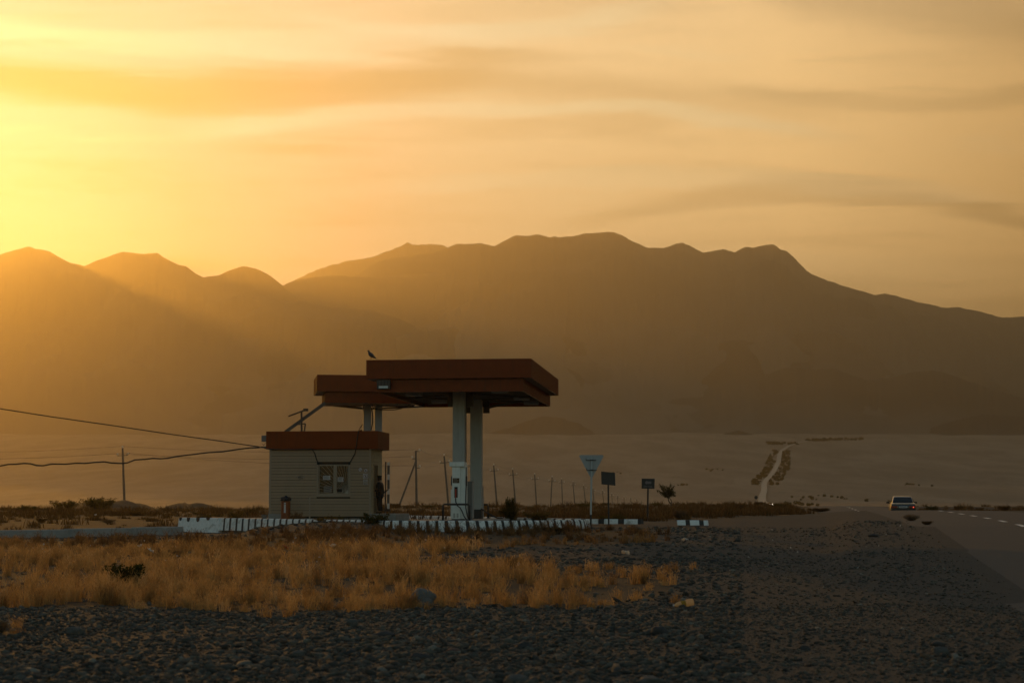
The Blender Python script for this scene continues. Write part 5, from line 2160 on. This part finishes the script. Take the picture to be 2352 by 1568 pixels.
def build_grass():
    rg = np.random.default_rng(11)
    Vs, Fs, Ts, nb = [], [], [], 0

    def push(v, f, t):
        nonlocal nb
        Vs.append(v)
        Fs.append(f + nb)
        Ts.append(np.repeat(t, 5).astype(np.float32))
        nb += len(v)

    for (y0, y1, dens, per, wsc) in ((22, 32, 8.5, 64, 1.0), (32, 40, 7.0, 54, 1.2), (40, 50, 5.5, 44, 1.5), (50, 68, 5.0, 36, 2.0)):
        xm = y1 * .335 + 1.5
        n = int((y1 - y0) * xm * 1.5 * dens)
        Y = rg.uniform(y0, y1, n)
        X = rg.uniform(-xm, xm * .5, n)
        m = grass_mask(X, Y)
        pt = fbm(X * .55, Y * .55, 51, 4)
        keep = rg.uniform(0, 1, n) < m * np.clip((pt - .30) * 4.2, .10, 1)
        X, Y, pt = X[keep], Y[keep], pt[keep]
        n = len(X)
        p = px_of(X, Y)
        vig = fbm(X * .33, Y * .33, 57, 3)
        hp = np.interp(Y, [24, 28.5, 30, 33, 38, 44, 50, 60, 66], [.18, .26, .38, .44, .40, .36, .30, .34, .36]) * (.35 + 1.15 * vig) * rg.uniform(.45, 1.25, n)
        hp = np.where(p > 1320, hp * .75, hp)
        # front straw, browner weeds towards the kerbs
        far = 1 / (1 + np.exp(-(Y - 51.5 - 3.0 * (vig - .5) - np.clip((500 - p) / 500, 0, 1) * 3) / .9))
        tint = np.clip(.60 + .55 * (fbm(X * .8, Y * .8, 83, 3) - .5) + rg.normal(0, .13, n), 0, 1)
        tint = tint * (1 - far) + far * np.clip(.12 + rg.normal(0, .10, n), 0, .45)
        q = np.repeat(np.arange(n), per)
        bx = X[q] + rg.normal(0, .045, len(q))
        by = Y[q] + rg.normal(0, .045, len(q))
        H = hp[q] * rg.uniform(.45, 1.1, len(q))
        Z = zg(X, Y)[q] - .02
        az = rg.uniform(0, 2 * np.pi, len(q))
        lean = np.abs(rg.normal(0, .42, len(q))) + .04
        W = rg.uniform(.0045, .0085, len(q)) * wsc
        v, f = blades(bx, by, Z, H, W, lean, rg)
        push(v, f, tint[q])
        # fine side twigs in the upper half make the fluffy outline
        k = rg.uniform(0, 1, len(q)) < .9
        tx, ty = v.reshape(-1, 5, 3)[k, 2:4].mean(1), v.reshape(-1, 5, 3)[k, 4]
        s = rg.uniform(.0, .9, k.sum())[:, None]
        P = tx * (1 - s) + ty * s
        v2, f2 = blades(P[:, 0], P[:, 1], P[:, 2], H[k] * rg.uniform(.12, .34, k.sum()), W[k] * 1.1, rg.uniform(.5, 1.9, k.sum()), rg)
        push(v2, f2, tint[q][k])
    o = mesh_np('dry_grass', np.concatenate(Vs), np.concatenate(Fs), M_PLANT)
    at_ = o.data.attributes.new('tint', 'FLOAT', 'POINT')
    at_.data.foreach_set('value', np.concatenate(Ts))
    tag(o, kind='stuff')
    print('grass blades', nb // 5)


build_grass()


def build_scrub():
    """low dry tufts over the fields beyond the forecourt, past counting"""
    rg = np.random.default_rng(23)
    n = 7500
    Y = 66 * (215 / 66) ** rg.uniform(0, 1, n)
    P = rg.uniform(-350, 2750, n)
    X = (P - 1176) / 4019.5 * Y
    lim = np.interp(P, [-400, 410, 425, 1345, 1500, 1700, 1850, 1960, 2040, 2130, 2500], [67, 70, 93, 80, 78, 86, 98, 140, 230, 120, 95])
    rd = np.abs(X - road_x(Y)) > 5.5
    pt = fbm(X * .09, Y * .09, 61, 3)
    keep = (Y > lim) & rd & (rg.uniform(0, 1, n) < np.clip((pt - .3) * 3.0, .1, 1))
    X, Y = X[keep], Y[keep]
    n = len(X)
    R_ = rg.gamma(2.2, .14, n) + .10
    R_ = np.minimum(R_, .95)
    per = 46
    cx = np.repeat(X, per)
    cy = np.repeat(Y, per)
    rr = np.repeat(R_, per)
    x = cx + rg.normal(0, .38, n * per) * rr
    y = cy + rg.normal(0, .38, n * per) * rr
    z = zg(np.clip(cx, -1e4, 1e4), cy) - .03
    H = rr * rg.uniform(.35, 1.0, n * per) * .85
    v, f = blades(x, y, z, H, .018 + .035 * rr * rg.uniform(.5, 1.2, n * per), rg.uniform(.1, .9, n * per), rg)
    o = mesh_np('dry_scrub', v, f, M_SCRUB)
    tag(o, kind='stuff')


build_scrub()


# ------------------------------------------------------------------ gravel (one mass of stones)
def ico(sub):
    bm = bmesh.new()
    bmesh.ops.create_icosphere(bm, subdivisions=sub, radius=1.0)
    V = np.array([v.co[:] for v in bm.verts])
    F = np.array([[v.index for v in f.verts] for f in bm.faces])
    bm.free()
    return V, F


def stone_material(name, lo, hi):
    m = bpy.data.materials.new(name)
    m.use_nodes = True
    k = NT(m.node_tree)
    b = k.n['Principled BSDF']
    g = k.node('ShaderNodeNewGeometry')
    c = k.ramp(g.outputs['Random Per Island'], [(0, lo), (.55, tuple((x + y) / 2 for x, y in zip(lo, hi))), (.82, hi), (.90, (hi[0] * 1.1, hi[1] * .78, hi[2] * .6)), (.95, tuple(x * .5 for x in lo)), (1.0, tuple(x * 2.0 for x in hi))])
    n = k.noise(g.outputs['Position'], 60.0, 3, .6)
    c = k.mix(k.math('MULTIPLY', k.sstep(n, .4, .7), .3), c, tuple(x * .6 for x in lo))
    k.l.new(c, b.inputs['Base Color'])
    b.inputs['Roughness'].default_value = 0.85
    b.inputs['Specular IOR Level'].default_value = 0.3
    bp = k.node('ShaderNodeBump')
    bp.inputs['Distance'].default_value = 0.01
    k.l.new(n, bp.inputs['Height'])
    k.l.new(bp.outputs[0], b.inputs['Normal'])
    return m


M_STONE = stone_material('gravel_stone', (0.036, 0.035, 0.029), (0.115, 0.108, 0.085))


def build_gravel():
    rg = np.random.default_rng(31)
    V0, F0 = ico(1)
    Vs, Fs, nb = [], [], 0
    for (y0, y1, n, smin, smax) in ((11, 20, 20000, .013, .075), (20, 30, 22000, .015, .07), (30, 45, 14000, .025, .08), (45, 66, 9000, .03, .09)):
        Y = np.sqrt(rg.uniform(y0 * y0, y1 * y1, n))
        X = rg.uniform(-.33, .33, n) * Y
        gm = grass_mask(X, Y)
        road_gap = X - (road_x(Y) - 3.6)
        keep = (rg.uniform(0, 1, n) > gm * .93) & (road_gap < rg.normal(0, .25, n))
        X, Y = X[keep], Y[keep]
        n = len(X)
        s = smin * (smax / smin) ** (rg.uniform(0, 1, n) ** 1.7)
        big = fbm(X * .6, Y * .6, 71, 3)
        # tyre-rolled strips on the right have finer stones
        s *= .75 + .9 * np.clip(big - .3, 0, .6)
        s = np.where(X > .13 * Y, s * .62, s)
        # deform
        V = V0[None] * (1 + rg.normal(0, .16, (n, len(V0), 1)))
        V = V * np.stack([rg.uniform(.8, 1.5, n), rg.uniform(.7, 1.2, n), rg.uniform(.35, .75, n)], -1)[:, None, :]
        a = rg.uniform(0, 2 * np.pi, n)
        ca, sa = np.cos(a)[:, None], np.sin(a)[:, None]
        t = rg.normal(0, .25, n)[:, None]
        x, y, z = V[..., 0], V[..., 1], V[..., 2]
        z2 = z + x * t
        V = np.stack([x * ca - y * sa, x * sa + y * ca, z2], -1) * s[:, None, None]
        Z = zg(X, Y) + s * .12
        V = V + np.stack([X, Y, Z], -1)[:, None, :]
        Vs.append(V.reshape(-1, 3))
        Fs.append((F0[None] + (np.arange(n) * len(V0))[:, None, None]).reshape(-1, 3) + nb)
        nb += n * len(V0)
    o = mesh_np('gravel', np.concatenate(Vs), np.concatenate(Fs), M_STONE)
    tag(o, kind='stuff')


build_gravel()


# ------------------------------------------------------------------ single rocks
def rock(px, ybase, w, h, label, mat, seed, Y=None, depth=.8, pts=3, flat=0.0):
    # find the depth where the ground meets the sight line
    if Y is None:
        Ys = np.linspace(12, 60, 500)
        zz = zg((px - CXP) / FPX * Ys, Ys)
        yy = 1154.1 + (EYE - zz) / Ys * FPX
        Y = float(np.interp(-ybase, -yy, Ys))
    s = FPX / Y
    W, H = w / s, h / s
    rg = np.random.default_rng(seed)
    V, F = ico(pts)
    n = fbm(V[:, 0] * 1.1 + seed, V[:, 1] * 1.1 + V[:, 2] * 1.7, seed, 4) - .5
    V = V * (1 + n * .75)[:, None]
    V[:, 2] = np.where(V[:, 2] > flat, V[:, 2], flat + (V[:, 2] - flat) * .35) if flat else V[:, 2]
    V[:, 0] *= W / (V[:, 0].max() - V[:, 0].min())
    V[:, 1] *= W * depth / (V[:, 1].max() - V[:, 1].min())
    V[:, 2] *= H * 1.25 / (V[:, 2].max() - V[:, 2].min())
    V[:, 2] -= V[:, 2].min() + .25 * H
    x, y, z = ground_p(px, Y)
    o = mesh_np('rock', V, F, mat, smooth=True)
    o.location = (x, y, z - .01)
    o.rotation_euler = (0, 0, rg.uniform(-.4, .4))
    return tag(o, label, 'rock')


M_BOULD = material("pale_boulder", (0.13, 0.125, 0.115), 0.85, var=.25, scale=9, bump=.012, bscale=25, col2=(.09, .08, .07))
M_DROCK = material("dark_rock", (0.035, 0.033, 0.030), 0.8, var=.3, scale=9, bump=.01, bscale=30)
M_GROCK = material("grey_rock", (0.075, 0.072, 0.062), 0.85, var=.25, scale=9, bump=.01, bscale=30)
M_RROCK = material("reddish_rock", (0.11, 0.06, 0.045), 0.85, var=.25, scale=9, bump=.01, bscale=30)
rock(969, 1386, 66, 42, 'large rounded pale boulder at the front edge of the dry grass', M_BOULD, 3, Y=29.4)
rock(812, 1435, 28, 20, 'grey pointed rock in the gravel below the dry grass, left of centre', M_GROCK, 5)
rock(884, 1455, 52, 14, 'flat dark slab of rock in the gravel, left of the boulder', M_DROCK, 8)
rock(1514, 1453, 42, 22, 'black rock on the gravel below the glowing bottle', M_DROCK, 11)
rock(1206, 1484, 42, 20, 'low dark rock in the middle of the foreground gravel', M_DROCK, 13)
rock(963, 1507, 46, 18, 'dark rock near the bottom of the picture, below the boulder', M_DROCK, 17)
rock(1042, 1492, 34, 13, 'reddish stone lying in the foreground gravel', M_RROCK, 19)
rock(810, 1496, 26, 14, 'small dark rock near the bottom, left of the reddish stone', M_DROCK, 21)
rock(1843, 1486, 30, 13, 'flat black rock alone on the gravel at the right', M_DROCK, 23)
rock(2145, 1478, 34, 14, 'dark jagged rock in the gravel at the far right', M_DROCK, 27)
rock(2152, 1498, 40, 22, 'round grey rock in the gravel at the lower right', M_GROCK, 29)
rock(1640, 1290, 24, 9, 'dark flat stone on the gravel right of the forecourt', M_DROCK, 33)
rock(2004, 1231, 26, 8, 'flat dark stone beside the road edge weeds', M_DROCK, 37)
rock(690, 1500, 40, 16, 'pale rounded cobble at the lower left of the gravel', M_GROCK, 39)
rock(180, 1452, 46, 20, 'grey rounded cobble in the gravel at the lower left', M_GROCK, 41)
rock(1185, 1560, 64, 22, 'big blurred cobble cut by the bottom edge of the picture', M_GROCK, 43)
rock(1490, 1565, 70, 24, 'blurred grey rock at the bottom edge, right of centre', M_GROCK, 47)
rock(590, 1184, 30, 11, 'dark heap of earth beside the grey bucket', M_DROCK, 51, Y=79.5)


# ------------------------------------------------------------------ bottle and litter
def thin_mat(name, col, trans=.6, rough=.3):
    m = bpy.data.materials.new(name)
    m.use_nodes = True
    k = NT(m.node_tree)
    k.n.clear()
    out = k.node('ShaderNodeOutputMaterial')
    t = k.node('ShaderNodeBsdfTranslucent')
    t.inputs[0].default_value = col + (1,)
    d = k.node('ShaderNodeBsdfPrincipled')
    d.inputs['Base Color'].default_value = col + (1,)
    d.inputs['Roughness'].default_value = rough
    mx = k.node('ShaderNodeMixShader')
    mx.inputs[0].default_value = trans
    k.l.new(d.outputs[0], mx.inputs[1])
    k.l.new(t.outputs[0], mx.inputs[2])
    k.l.new(mx.outputs[0], out.inputs[0])
    return m


M_PET = thin_mat('clear_plastic', (0.85, 0.66, 0.38), .7, .15)
M_LBL = thin_mat('yellow_label', (0.42, 0.30, 0.03), .6, .4)
Yb = 29.2
bx_, by_, bz_ = ground_p(1568, Yb)
bot = tag(empty('bottle', (bx_, by_, bz_ + .05), R(12)), 'glowing clear plastic bottle with yellow label lying on the gravel', 'bottle')
bot.rotation_euler = (0, R(-9), R(14))
mb = MB()
prof = [(.030, .172), (.055, .165), (.062, .12), (.060, .06), (.050, .03), (.048, -.05), (.050, -.07), (.044, -.10), (.030, -.135), (.016, -.155), (.016, -.17)]
mb.tube([(x_, 0, 0) for r_, x_ in prof], [r_ for r_, x_ in prof], 18)
mb.build('body', M_PET, bot, smooth=True)
mb = MB()
mb.tube([(.028, 0, 0), (.02, 0, 0), (-.045, 0, 0), (-.052, 0, 0)], [.0515, .0525, .0515, .0515], 18, cap=False)
mb.build('label', M_LBL, bot, smooth=True)
mb = MB()
mb.tube([(-.166, 0, 0), (-.185, 0, 0)], [.019, .019], 12)
mb.build('cap', M_PAPER, bot)

M_LIT = thin_mat('pale_litter', (0.85, 0.80, 0.72), .6, .4)
M_LITR = thin_mat('red_litter', (0.62, 0.20, 0.08), .6, .4)


def litter(px, y, Y, w, h, label, seed, mat=None, group=None, lift=.02):
    rg = np.random.default_rng(seed)
    n = 7
    s = FPX / Y
    W, H = w / s, h / s
    g = np.linspace(-.5, .5, n)
    gx, gy = np.meshgrid(g, g)
    zz = fbm(gx * 3.1 + seed, gy * 3.1, seed, 3) * H * 2.0
    zz = zz - zz.min()
    V = np.stack([gx * W + rg.normal(0, W * .05, gx.shape), gy * W * .7, zz], -1).reshape(-1, 3)
    i = np.arange(n * n).reshape(n, n)
    F = np.stack([i[:-1, :-1], i[:-1, 1:], i[1:, 1:], i[1:, :-1]], -1).reshape(-1, 4)
    o = mesh_np('plastic_scrap', V, F, mat or M_LIT)
    so = o.modifiers.new('thick', 'SOLIDIFY')
    so.thickness = .004
    p = at(px, y, Y)
    g_ = zat(p.x, p.y)
    o.location = (p.x, p.y, max(g_ + lift, min(p.z - H * .5, g_ + .35)))
    o.rotation_euler = (rg.uniform(-.5, .5), rg.uniform(-.4, .4), rg.uniform(0, 3))
    return tag(o, label, 'litter', group)


litter(1574, 1238, 52, 14, 6, 'glowing pale scrap of plastic on the gravel right of the signs', 101)
litter(1436, 1268, 44, 18, 7, 'grey white scrap lying on the gravel below the small arrow sign', 103)
litter(1191, 1297, 39.5, 9, 9, 'small white bag caught in the grass clump right of the dry grass', 107)
litter(764, 1251, 47, 16, 6, 'pinkish white crumpled litter in the grass below the kiosk window', 109)
litter(655, 1255, 46, 14, 6, 'orange red crumpled wrapper in the grass left of the kiosk', 111, M_LITR)
litter(345, 1262, 45, 18, 7, 'white bundle of litter in the grass left of the white block', 113)
litter(320, 1252, 47, 10, 8, 'small white scrap standing in the grass left of the white block', 115)
litter(220, 1182, 95, 6, 3, 'tiny bright scrap in the dark field behind the left kerb', 117)
rgl = random.Random(5)
for q in range(26):
    px = rgl.choice([rgl.uniform(20, 520), rgl.uniform(20, 520), rgl.uniform(500, 1050), rgl.uniform(600, 760)])
    Yl = rgl.uniform(38, 57)
    yb = 1154.1 + (EYE - zat((px - CXP) / FPX * Yl, Yl)) / Yl * FPX
    litter(px, yb - rgl.uniform(3, 16), Yl, rgl.uniform(2.5, 5), rgl.uniform(2, 4), 'one of the tiny bright scraps scattered in the dry grass', 200 + q, M_LIT, 'tiny scraps in the dry grass', lift=.12)
for q in range(12):
    px = rgl.uniform(1350, 2100)
    Yl = rgl.uniform(38, 62)
    yb = 1154.1 + (EYE - zat((px - CXP) / FPX * Yl, Yl)) / Yl * FPX
    litter(px, yb, Yl, rgl.uniform(2, 4.5), rgl.uniform(1.5, 3), 'one of the tiny bright scraps scattered on the gravel', 260 + q, M_LIT, 'tiny scraps on the gravel', lift=.03)


# ------------------------------------------------------------------ shrubs
M_GLEAF = foliage_mat('dark_green_leaf', [(0.022, 0.028, 0.008), (0.045, 0.05, 0.014), (0.06, 0.055, 0.018), (0.03, 0.034, 0.01)], .4)
M_YLEAF = foliage_mat('olive_leaf', [(0.06, 0.055, 0.018), (0.11, 0.085, 0.025), (0.15, 0.10, 0.03), (0.08, 0.065, 0.02)], .45)
M_BLEAF = foliage_mat('brown_twigs', [(0.09, 0.055, 0.025), (0.17, 0.11, 0.055), (0.24, 0.16, 0.09), (0.12, 0.075, 0.035)], .4)
M_STEM = material("shrub_stem", (0.06, 0.045, 0.03), 0.9, var=.2)


def shrub_meshes(seed, w, h, nstem, leaves, lsize, up, mat):
    """w across, h tall; leaves strung along branching stems"""
    rg = np.random.default_rng(seed)
    mb = MB()
    LV, LF = [], []
    for i in range(nstem):
        a = rg.uniform(0, 2 * np.pi)
        sp = rg.uniform(.05, 1) ** .6
        top = Vector((math.cos(a) * sp * w * .5, math.sin(a) * sp * w * .42, h * rg.uniform(.55, 1.0) * (1 - .35 * sp * (1 - up))))
        base = Vector((math.cos(a) * sp * w * .10, math.sin(a) * sp * w * .10, -.02))
        mid = base.lerp(top, .5) + Vector((rg.normal(0, .05) * w, rg.normal(0, .05) * w, h * .08))
        mb.tube([base, mid, top], [.012 * h + .004, .008 * h + .003, .003], 4)
        nl = leaves // nstem
        t = rg.uniform(.12, 1.04, nl) ** .8
        P = np.array([[*(base.lerp(mid, min(1, q * 2)) if q < .5 else mid.lerp(top, (q - .5) * 2))] for q in t])
        P += rg.normal(0, .055 * (w + h) * .5, P.shape) * (1.15 - t[:, None] * .5)
        P[:, 2] = np.maximum(P[:, 2], .01)
        d1 = rg.normal(0, 1, (nl, 3))
        d1[:, 2] += up * 1.2
        d1 /= np.linalg.norm(d1, axis=1)[:, None]
        d2 = np.cross(d1, rg.normal(0, 1, (nl, 3)))
        d2 /= np.linalg.norm(d2, axis=1)[:, None]
        L = lsize * rg.uniform(.6, 1.4, (nl, 1))
        q0, q1, q2, q3 = P, P + d1 * L * .5 + d2 * L * .22, P + d1 * L, P + d1 * L * .5 - d2 * L * .22
        LV.append(np.stack([q0, q1, q2, q3], 1).reshape(-1, 3))
    LV = np.concatenate(LV)
    nf = len(LV) // 4
    LF = np.arange(nf * 4).reshape(nf, 4)
    return LV, LF, mb


protos = {}


def shrub(kind, px, Y, w_px, h_px, label, group=None, dz=0.0, zbase=None):
    key = kind
    if key not in protos:
        sd, w, h, ns, nl, ls, up, mat = {
            'green': (1, 1.5, 1.0, 26, 2600, .085, .6, M_GLEAF), 'olive': (2, 1.6, 1.0, 24, 2400, .08, .5, M_YLEAF),
            'upright': (3, 1.0, 1.0, 14, 900, .09, 1.2, M_YLEAF), 'dry': (4, 1.6, 1.0, 40, 3200, .06, .3, M_BLEAF),
            'low': (5, 2.0, 1.0, 30, 2600, .10, .2, M_YLEAF), 'spiky': (6, 1.6, 1.0, 46, 1300, .16, 1.6, M_GLEAF), 'tussock': (7, 1.8, 1.0, 40, 2400, .12, .6, M_SCRUB)}[kind]
        LV, LF, mb = shrub_meshes(sd, w, h, ns, nl, ls, up, mat)
        r = empty('shrub', (0, 0, 0))
        mesh_np('foliage', LV, LF, mat, r)
        mb.build('stems', M_STEM, r)
        protos[key] = (r, w, h)
        o = r
    else:
        o = copy_tree(protos[key][0])
    _, w, h = protos[key]
    s = FPX / Y
    X = (px - CXP) / FPX * Y * .9958
    z = zbase if zbase is not None else zat(X, Y)
    o.location = (X, Y, z + dz)
    sx, sz = w_px / s / w, h_px / s / h
    o.scale = (sx, sx, sz)
    o.rotation_euler = (0, 0, (px * 1.7) % 6.28)
    if 'group' in o:
        del o['group']
    return tag(o, label, 'shrub', group)


shrub('green', 868, 63.4, 78, 42, 'dark green bushy shrub in front of the person at the kiosk corner', zbase=.78)
shrub('dry', 680, 70.6, 42, 30, 'round dry brown bush in front of the orange drum', zbase=.92)
shrub('low', 762, 66.8, 110, 26, 'wide low olive shrub below the kiosk window', zbase=.86)
shrub('upright', 541, 88, 42, 30, 'thin upright leafy shrub left of the kiosk')
shrub('green', 1174, 77, 66, 36, 'tall dark green shrub right of the canopy columns', zbase=ZP)
shrub('olive', 1237, 75.3, 76, 25, 'lower dark olive shrub next to the tall green one by the canopy', zbase=ZP)
shrub('spiky', 1140 + 32, 77.3, 30, 44, 'few bare twigs sticking up from the tall green shrub', zbase=ZP)
shrub('low', 1408, 76, 82, 22, 'low dark shrub at the forecourt edge behind the square sign')
shrub('dry', 1560, 83, 48, 26, 'dome of pale dry tumbleweed below the small tree')
shrub('spiky', 293, 34.2, 120, 46, 'dark green spiky plant growing in the dry grass at the left')
shrub('olive', 150, 166, 78, 28, 'left one of two olive bushes before the earth mounds')
shrub('olive', 226, 160, 96, 36, 'larger olive bush in front of the tallest earth mound')
shrub('green', 60, 158, 60, 16, 'low dark bush near the left edge of the far field')
shrub('green', 2139, 150, 34, 17, 'dark round bush just right of the driving car')
shrub('tussock', 2202, 152, 28, 13, 'second dark bush beyond the road, right of the car')
shrub('tussock', 2305, 155, 36, 12, 'dark bush beyond the road near the right edge')
shrub('dry', 2160, 140, 26, 8, 'pale dry bush on the verge right of the driving car')
shrub('low', 1508, 158, 34, 10, 'low dark bush on the rise just left of the small tree')
shrub('tussock', 1745, 172, 30, 9, 'dark bush on the rise left of the far road')
shrub('tussock', 1880, 150, 60, 9, 'wide low tussock on the rise where the road disappears')
shrub('tussock', 440 + 118, 118, 40, 12, 'low brown bush in the field left of the kiosk')
shrub('green', 582, 120, 26, 14, 'small dark bush behind the left end of the kiosk')
shrub('dry', 1620, 118, 34, 10, 'small dry bush in the sandy field under the far road')
shrub('tussock', 1700, 125, 40, 11, 'brown tussock in the middle of the sandy field')
shrub('dry', 2092, 66.5, 52, 16, 'dry backlit weeds at the left edge of the road')
shrub('tussock', 2128, 60.5, 34, 9, 'small brown weeds further along the road edge')
shrub('dry', 8, 23.4, 52, 34, 'tuft of pale dry weed on the gravel at the left edge')
shrub('dry', 1178, 41.2, 66, 26, 'isolated round dry clump on the gravel below the kerb')
shrub('tussock', 1270, 58.5, 60, 16, 'grey brown clump of dry weed in front of the striped kerb')
shrub('dry', 1225, 58.0, 46, 13, 'pale dry weed clump in front of the striped kerb')
shrub('dry', 165, 45, 44, 17, 'pale dry clump in the grass at the far left')
shrub('dry', 390, 47, 70, 18, 'wide pale dry clump in the grass below the white block')
fieldb = [(30, 120), (95, 130), (150, 110), (215, 125), (310, 118), (360, 132), (455, 128), (500, 116), (95, 92), (250, 90), (345, 96), (470, 102), (905, 150), (935, 158), (985, 150), (1055, 160), (1080, 148), (1290, 150), (1340, 140), (1390, 160), (1450, 130), (1640, 150), (1790, 140), (1830, 120), (2250, 150), (2340, 130)]
for i, (px, Y) in enumerate(fieldb):
    shrub(['tussock', 'dry', 'low', 'olive'][i % 4], px, Y, 26 + (i * 13) % 24, 7 + (i * 5) % 7, 'one of the small brown bushes dotted over the scrub field behind the station', 'small bushes dotted over the scrub field')


# ------------------------------------------------------------------ the small tree
def small_tree():
    x, y, z = ground_p(1543.5, 166)
    root = tag(empty('tree', (x, y, z)), 'small crooked tree with feathery crown on the rise right of the arrow sign', 'tree')
    s = 166 / FPX

    def q(px, py, d=0.0):
        p = at(px, py, 166)
        return Vector((p.x - x, d, p.z - z))
    mb = MB()
    mb.tube([q(1543.6, 1166), q(1543, 1160), q(1541, 1156), q(1537.6, 1153), q(1535.6, 1149), q(1535, 1145.5)], [.10, .085, .075, .065, .055, .05], 7)
    mb.tube([q(1541, 1156), q(1543, 1152), q(1541.5, 1148), q(1538.5, 1144), q(1537.5, 1140)], [.06, .045, .04, .035, .03], 6)
    tips = [(1514, 1112), (1518, 1118), (1524, 1116), (1541, 1113), (1546, 1117), (1544, 1122), (1512, 1127), (1516, 1131), (1520, 1135), (1549, 1131), (1550, 1137), (1530, 1118), (1536, 1120), (1526, 1138), (1528, 1124), (1538, 1128), (1522, 1125), (1545, 1128)]
    rg = np.random.default_rng(9)
    LV = []
    for i, (a, b) in enumerate(tips):
        st = q(1535.2 + (i % 3), 1145 - (i % 4) * 3)
        d = rg.normal(0, .25)
        en = q(a, b, d)
        md = st.lerp(en, .5) + Vector((rg.normal(0, .05), rg.normal(0, .1), .06))
        mb.tube([st, md, en], [.03, .02, .006], 5)
        n = 130
        t = rg.uniform(.15, 1.05, n)
        P = np.array([[*(st.lerp(md, k * 2) if k < .5 else md.lerp(en, (k - .5) * 2))] for k in t]) + rg.normal(0, .055, (n, 3))
        d1 = rg.normal(0, 1, (n, 3)) + np.array(en - st)[None] * 1.2
        d1 /= np.linalg.norm(d1, axis=1)[:, None]
        d2 = np.cross(d1, rg.normal(0, 1, (n, 3)))
        d2 /= np.linalg.norm(d2, axis=1)[:, None]
        L = rg.uniform(.06, .15, (n, 1))
        LV.append(np.stack([P, P + d1 * L * .5 + d2 * L * .25, P + d1 * L, P + d1 * L * .5 - d2 * L * .25], 1).reshape(-1, 3))
    mb.build('trunk', M_STEM, root)
    LV = np.concatenate(LV)
    mesh_np('crown', LV, np.arange(len(LV)).reshape(-1, 4), M_GLEAF, root)


small_tree()


# ------------------------------------------------------------------ tree belts along the climbing road (read as one dark mass)
def belts():
    rg = np.random.default_rng(77)
    Vs = []
    C = []
    for Y in np.linspace(2150, 3400, 150):
        for side, lo, hi in ((-1, 5, 18), (1, 5, 19)):
            w = np.interp(Y, [2150, 2300, 2900, 3400], [.9, 1, 1.1, .8])
            for _ in range(3):
                if rg.uniform() < .30:
                    C.append((road_x(Y) + side * (lo + rg.uniform(0, 1) * (hi - lo) * w), Y + rg.uniform(-8, 8), rg.uniform(1.6, 3.6)))
    for Y0, px0, px1 in ((3750, 1760, 1830), (4000, 1890, 1985), (3950, 1850, 1900)):
        for _ in range(60):
            px = rg.uniform(px0, px1)
            C.append(((px - 1176) / FPX * Y0, Y0 + rg.uniform(-40, 40), rg.uniform(2, 5)))
    for (px, Y, n) in ((1908, 1700, 8), (2023, 1500, 6), (1645, 2600, 8), (1400, 2500, 8), (1850, 1650, 9), (2100, 2100, 6), (1555, 2100, 6), (1830, 1300, 14)):
        for _ in range(n):
            C.append(((px + rg.normal(0, 14) - 1176) / FPX * Y, Y + rg.uniform(-60, 60), rg.uniform(1.0, 2.6)))
    C = np.array(C)
    n = len(C)
    k = 70
    P = rg.normal(0, 1, (n, k, 3))
    P /= np.linalg.norm(P, axis=2)[..., None]
    P *= rg.uniform(.35, 1, (n, k, 1)) ** .5
    P = P * np.stack([C[:, 2] * .75, C[:, 2] * .75, C[:, 2] * .55], -1)[:, None]
    Z = zg(C[:, 0], C[:, 1])
    base = np.stack([C[:, 0], C[:, 1], Z + C[:, 2] * .5], -1)
    Q = (P + base[:, None]).reshape(-1, 3)
    m = len(Q)
    d1 = rg.normal(0, 1, (m, 3))
    d1 /= np.linalg.norm(d1, axis=1)[:, None]
    d2 = np.cross(d1, rg.normal(0, 1, (m, 3)))
    d2 /= np.linalg.norm(d2, axis=1)[:, None]
    L = np.repeat(C[:, 2], k)[:, None] * rg.uniform(.16, .34, (m, 1))
    V = np.stack([Q - d1 * L, Q + d2 * L * .7, Q + d1 * L, Q - d2 * L * .7], 1).reshape(-1, 3)
    o = mesh_np('tree_belt', V, np.arange(len(V)).reshape(-1, 4), M_GLEAF)
    tag(o, kind='stuff')


belts()
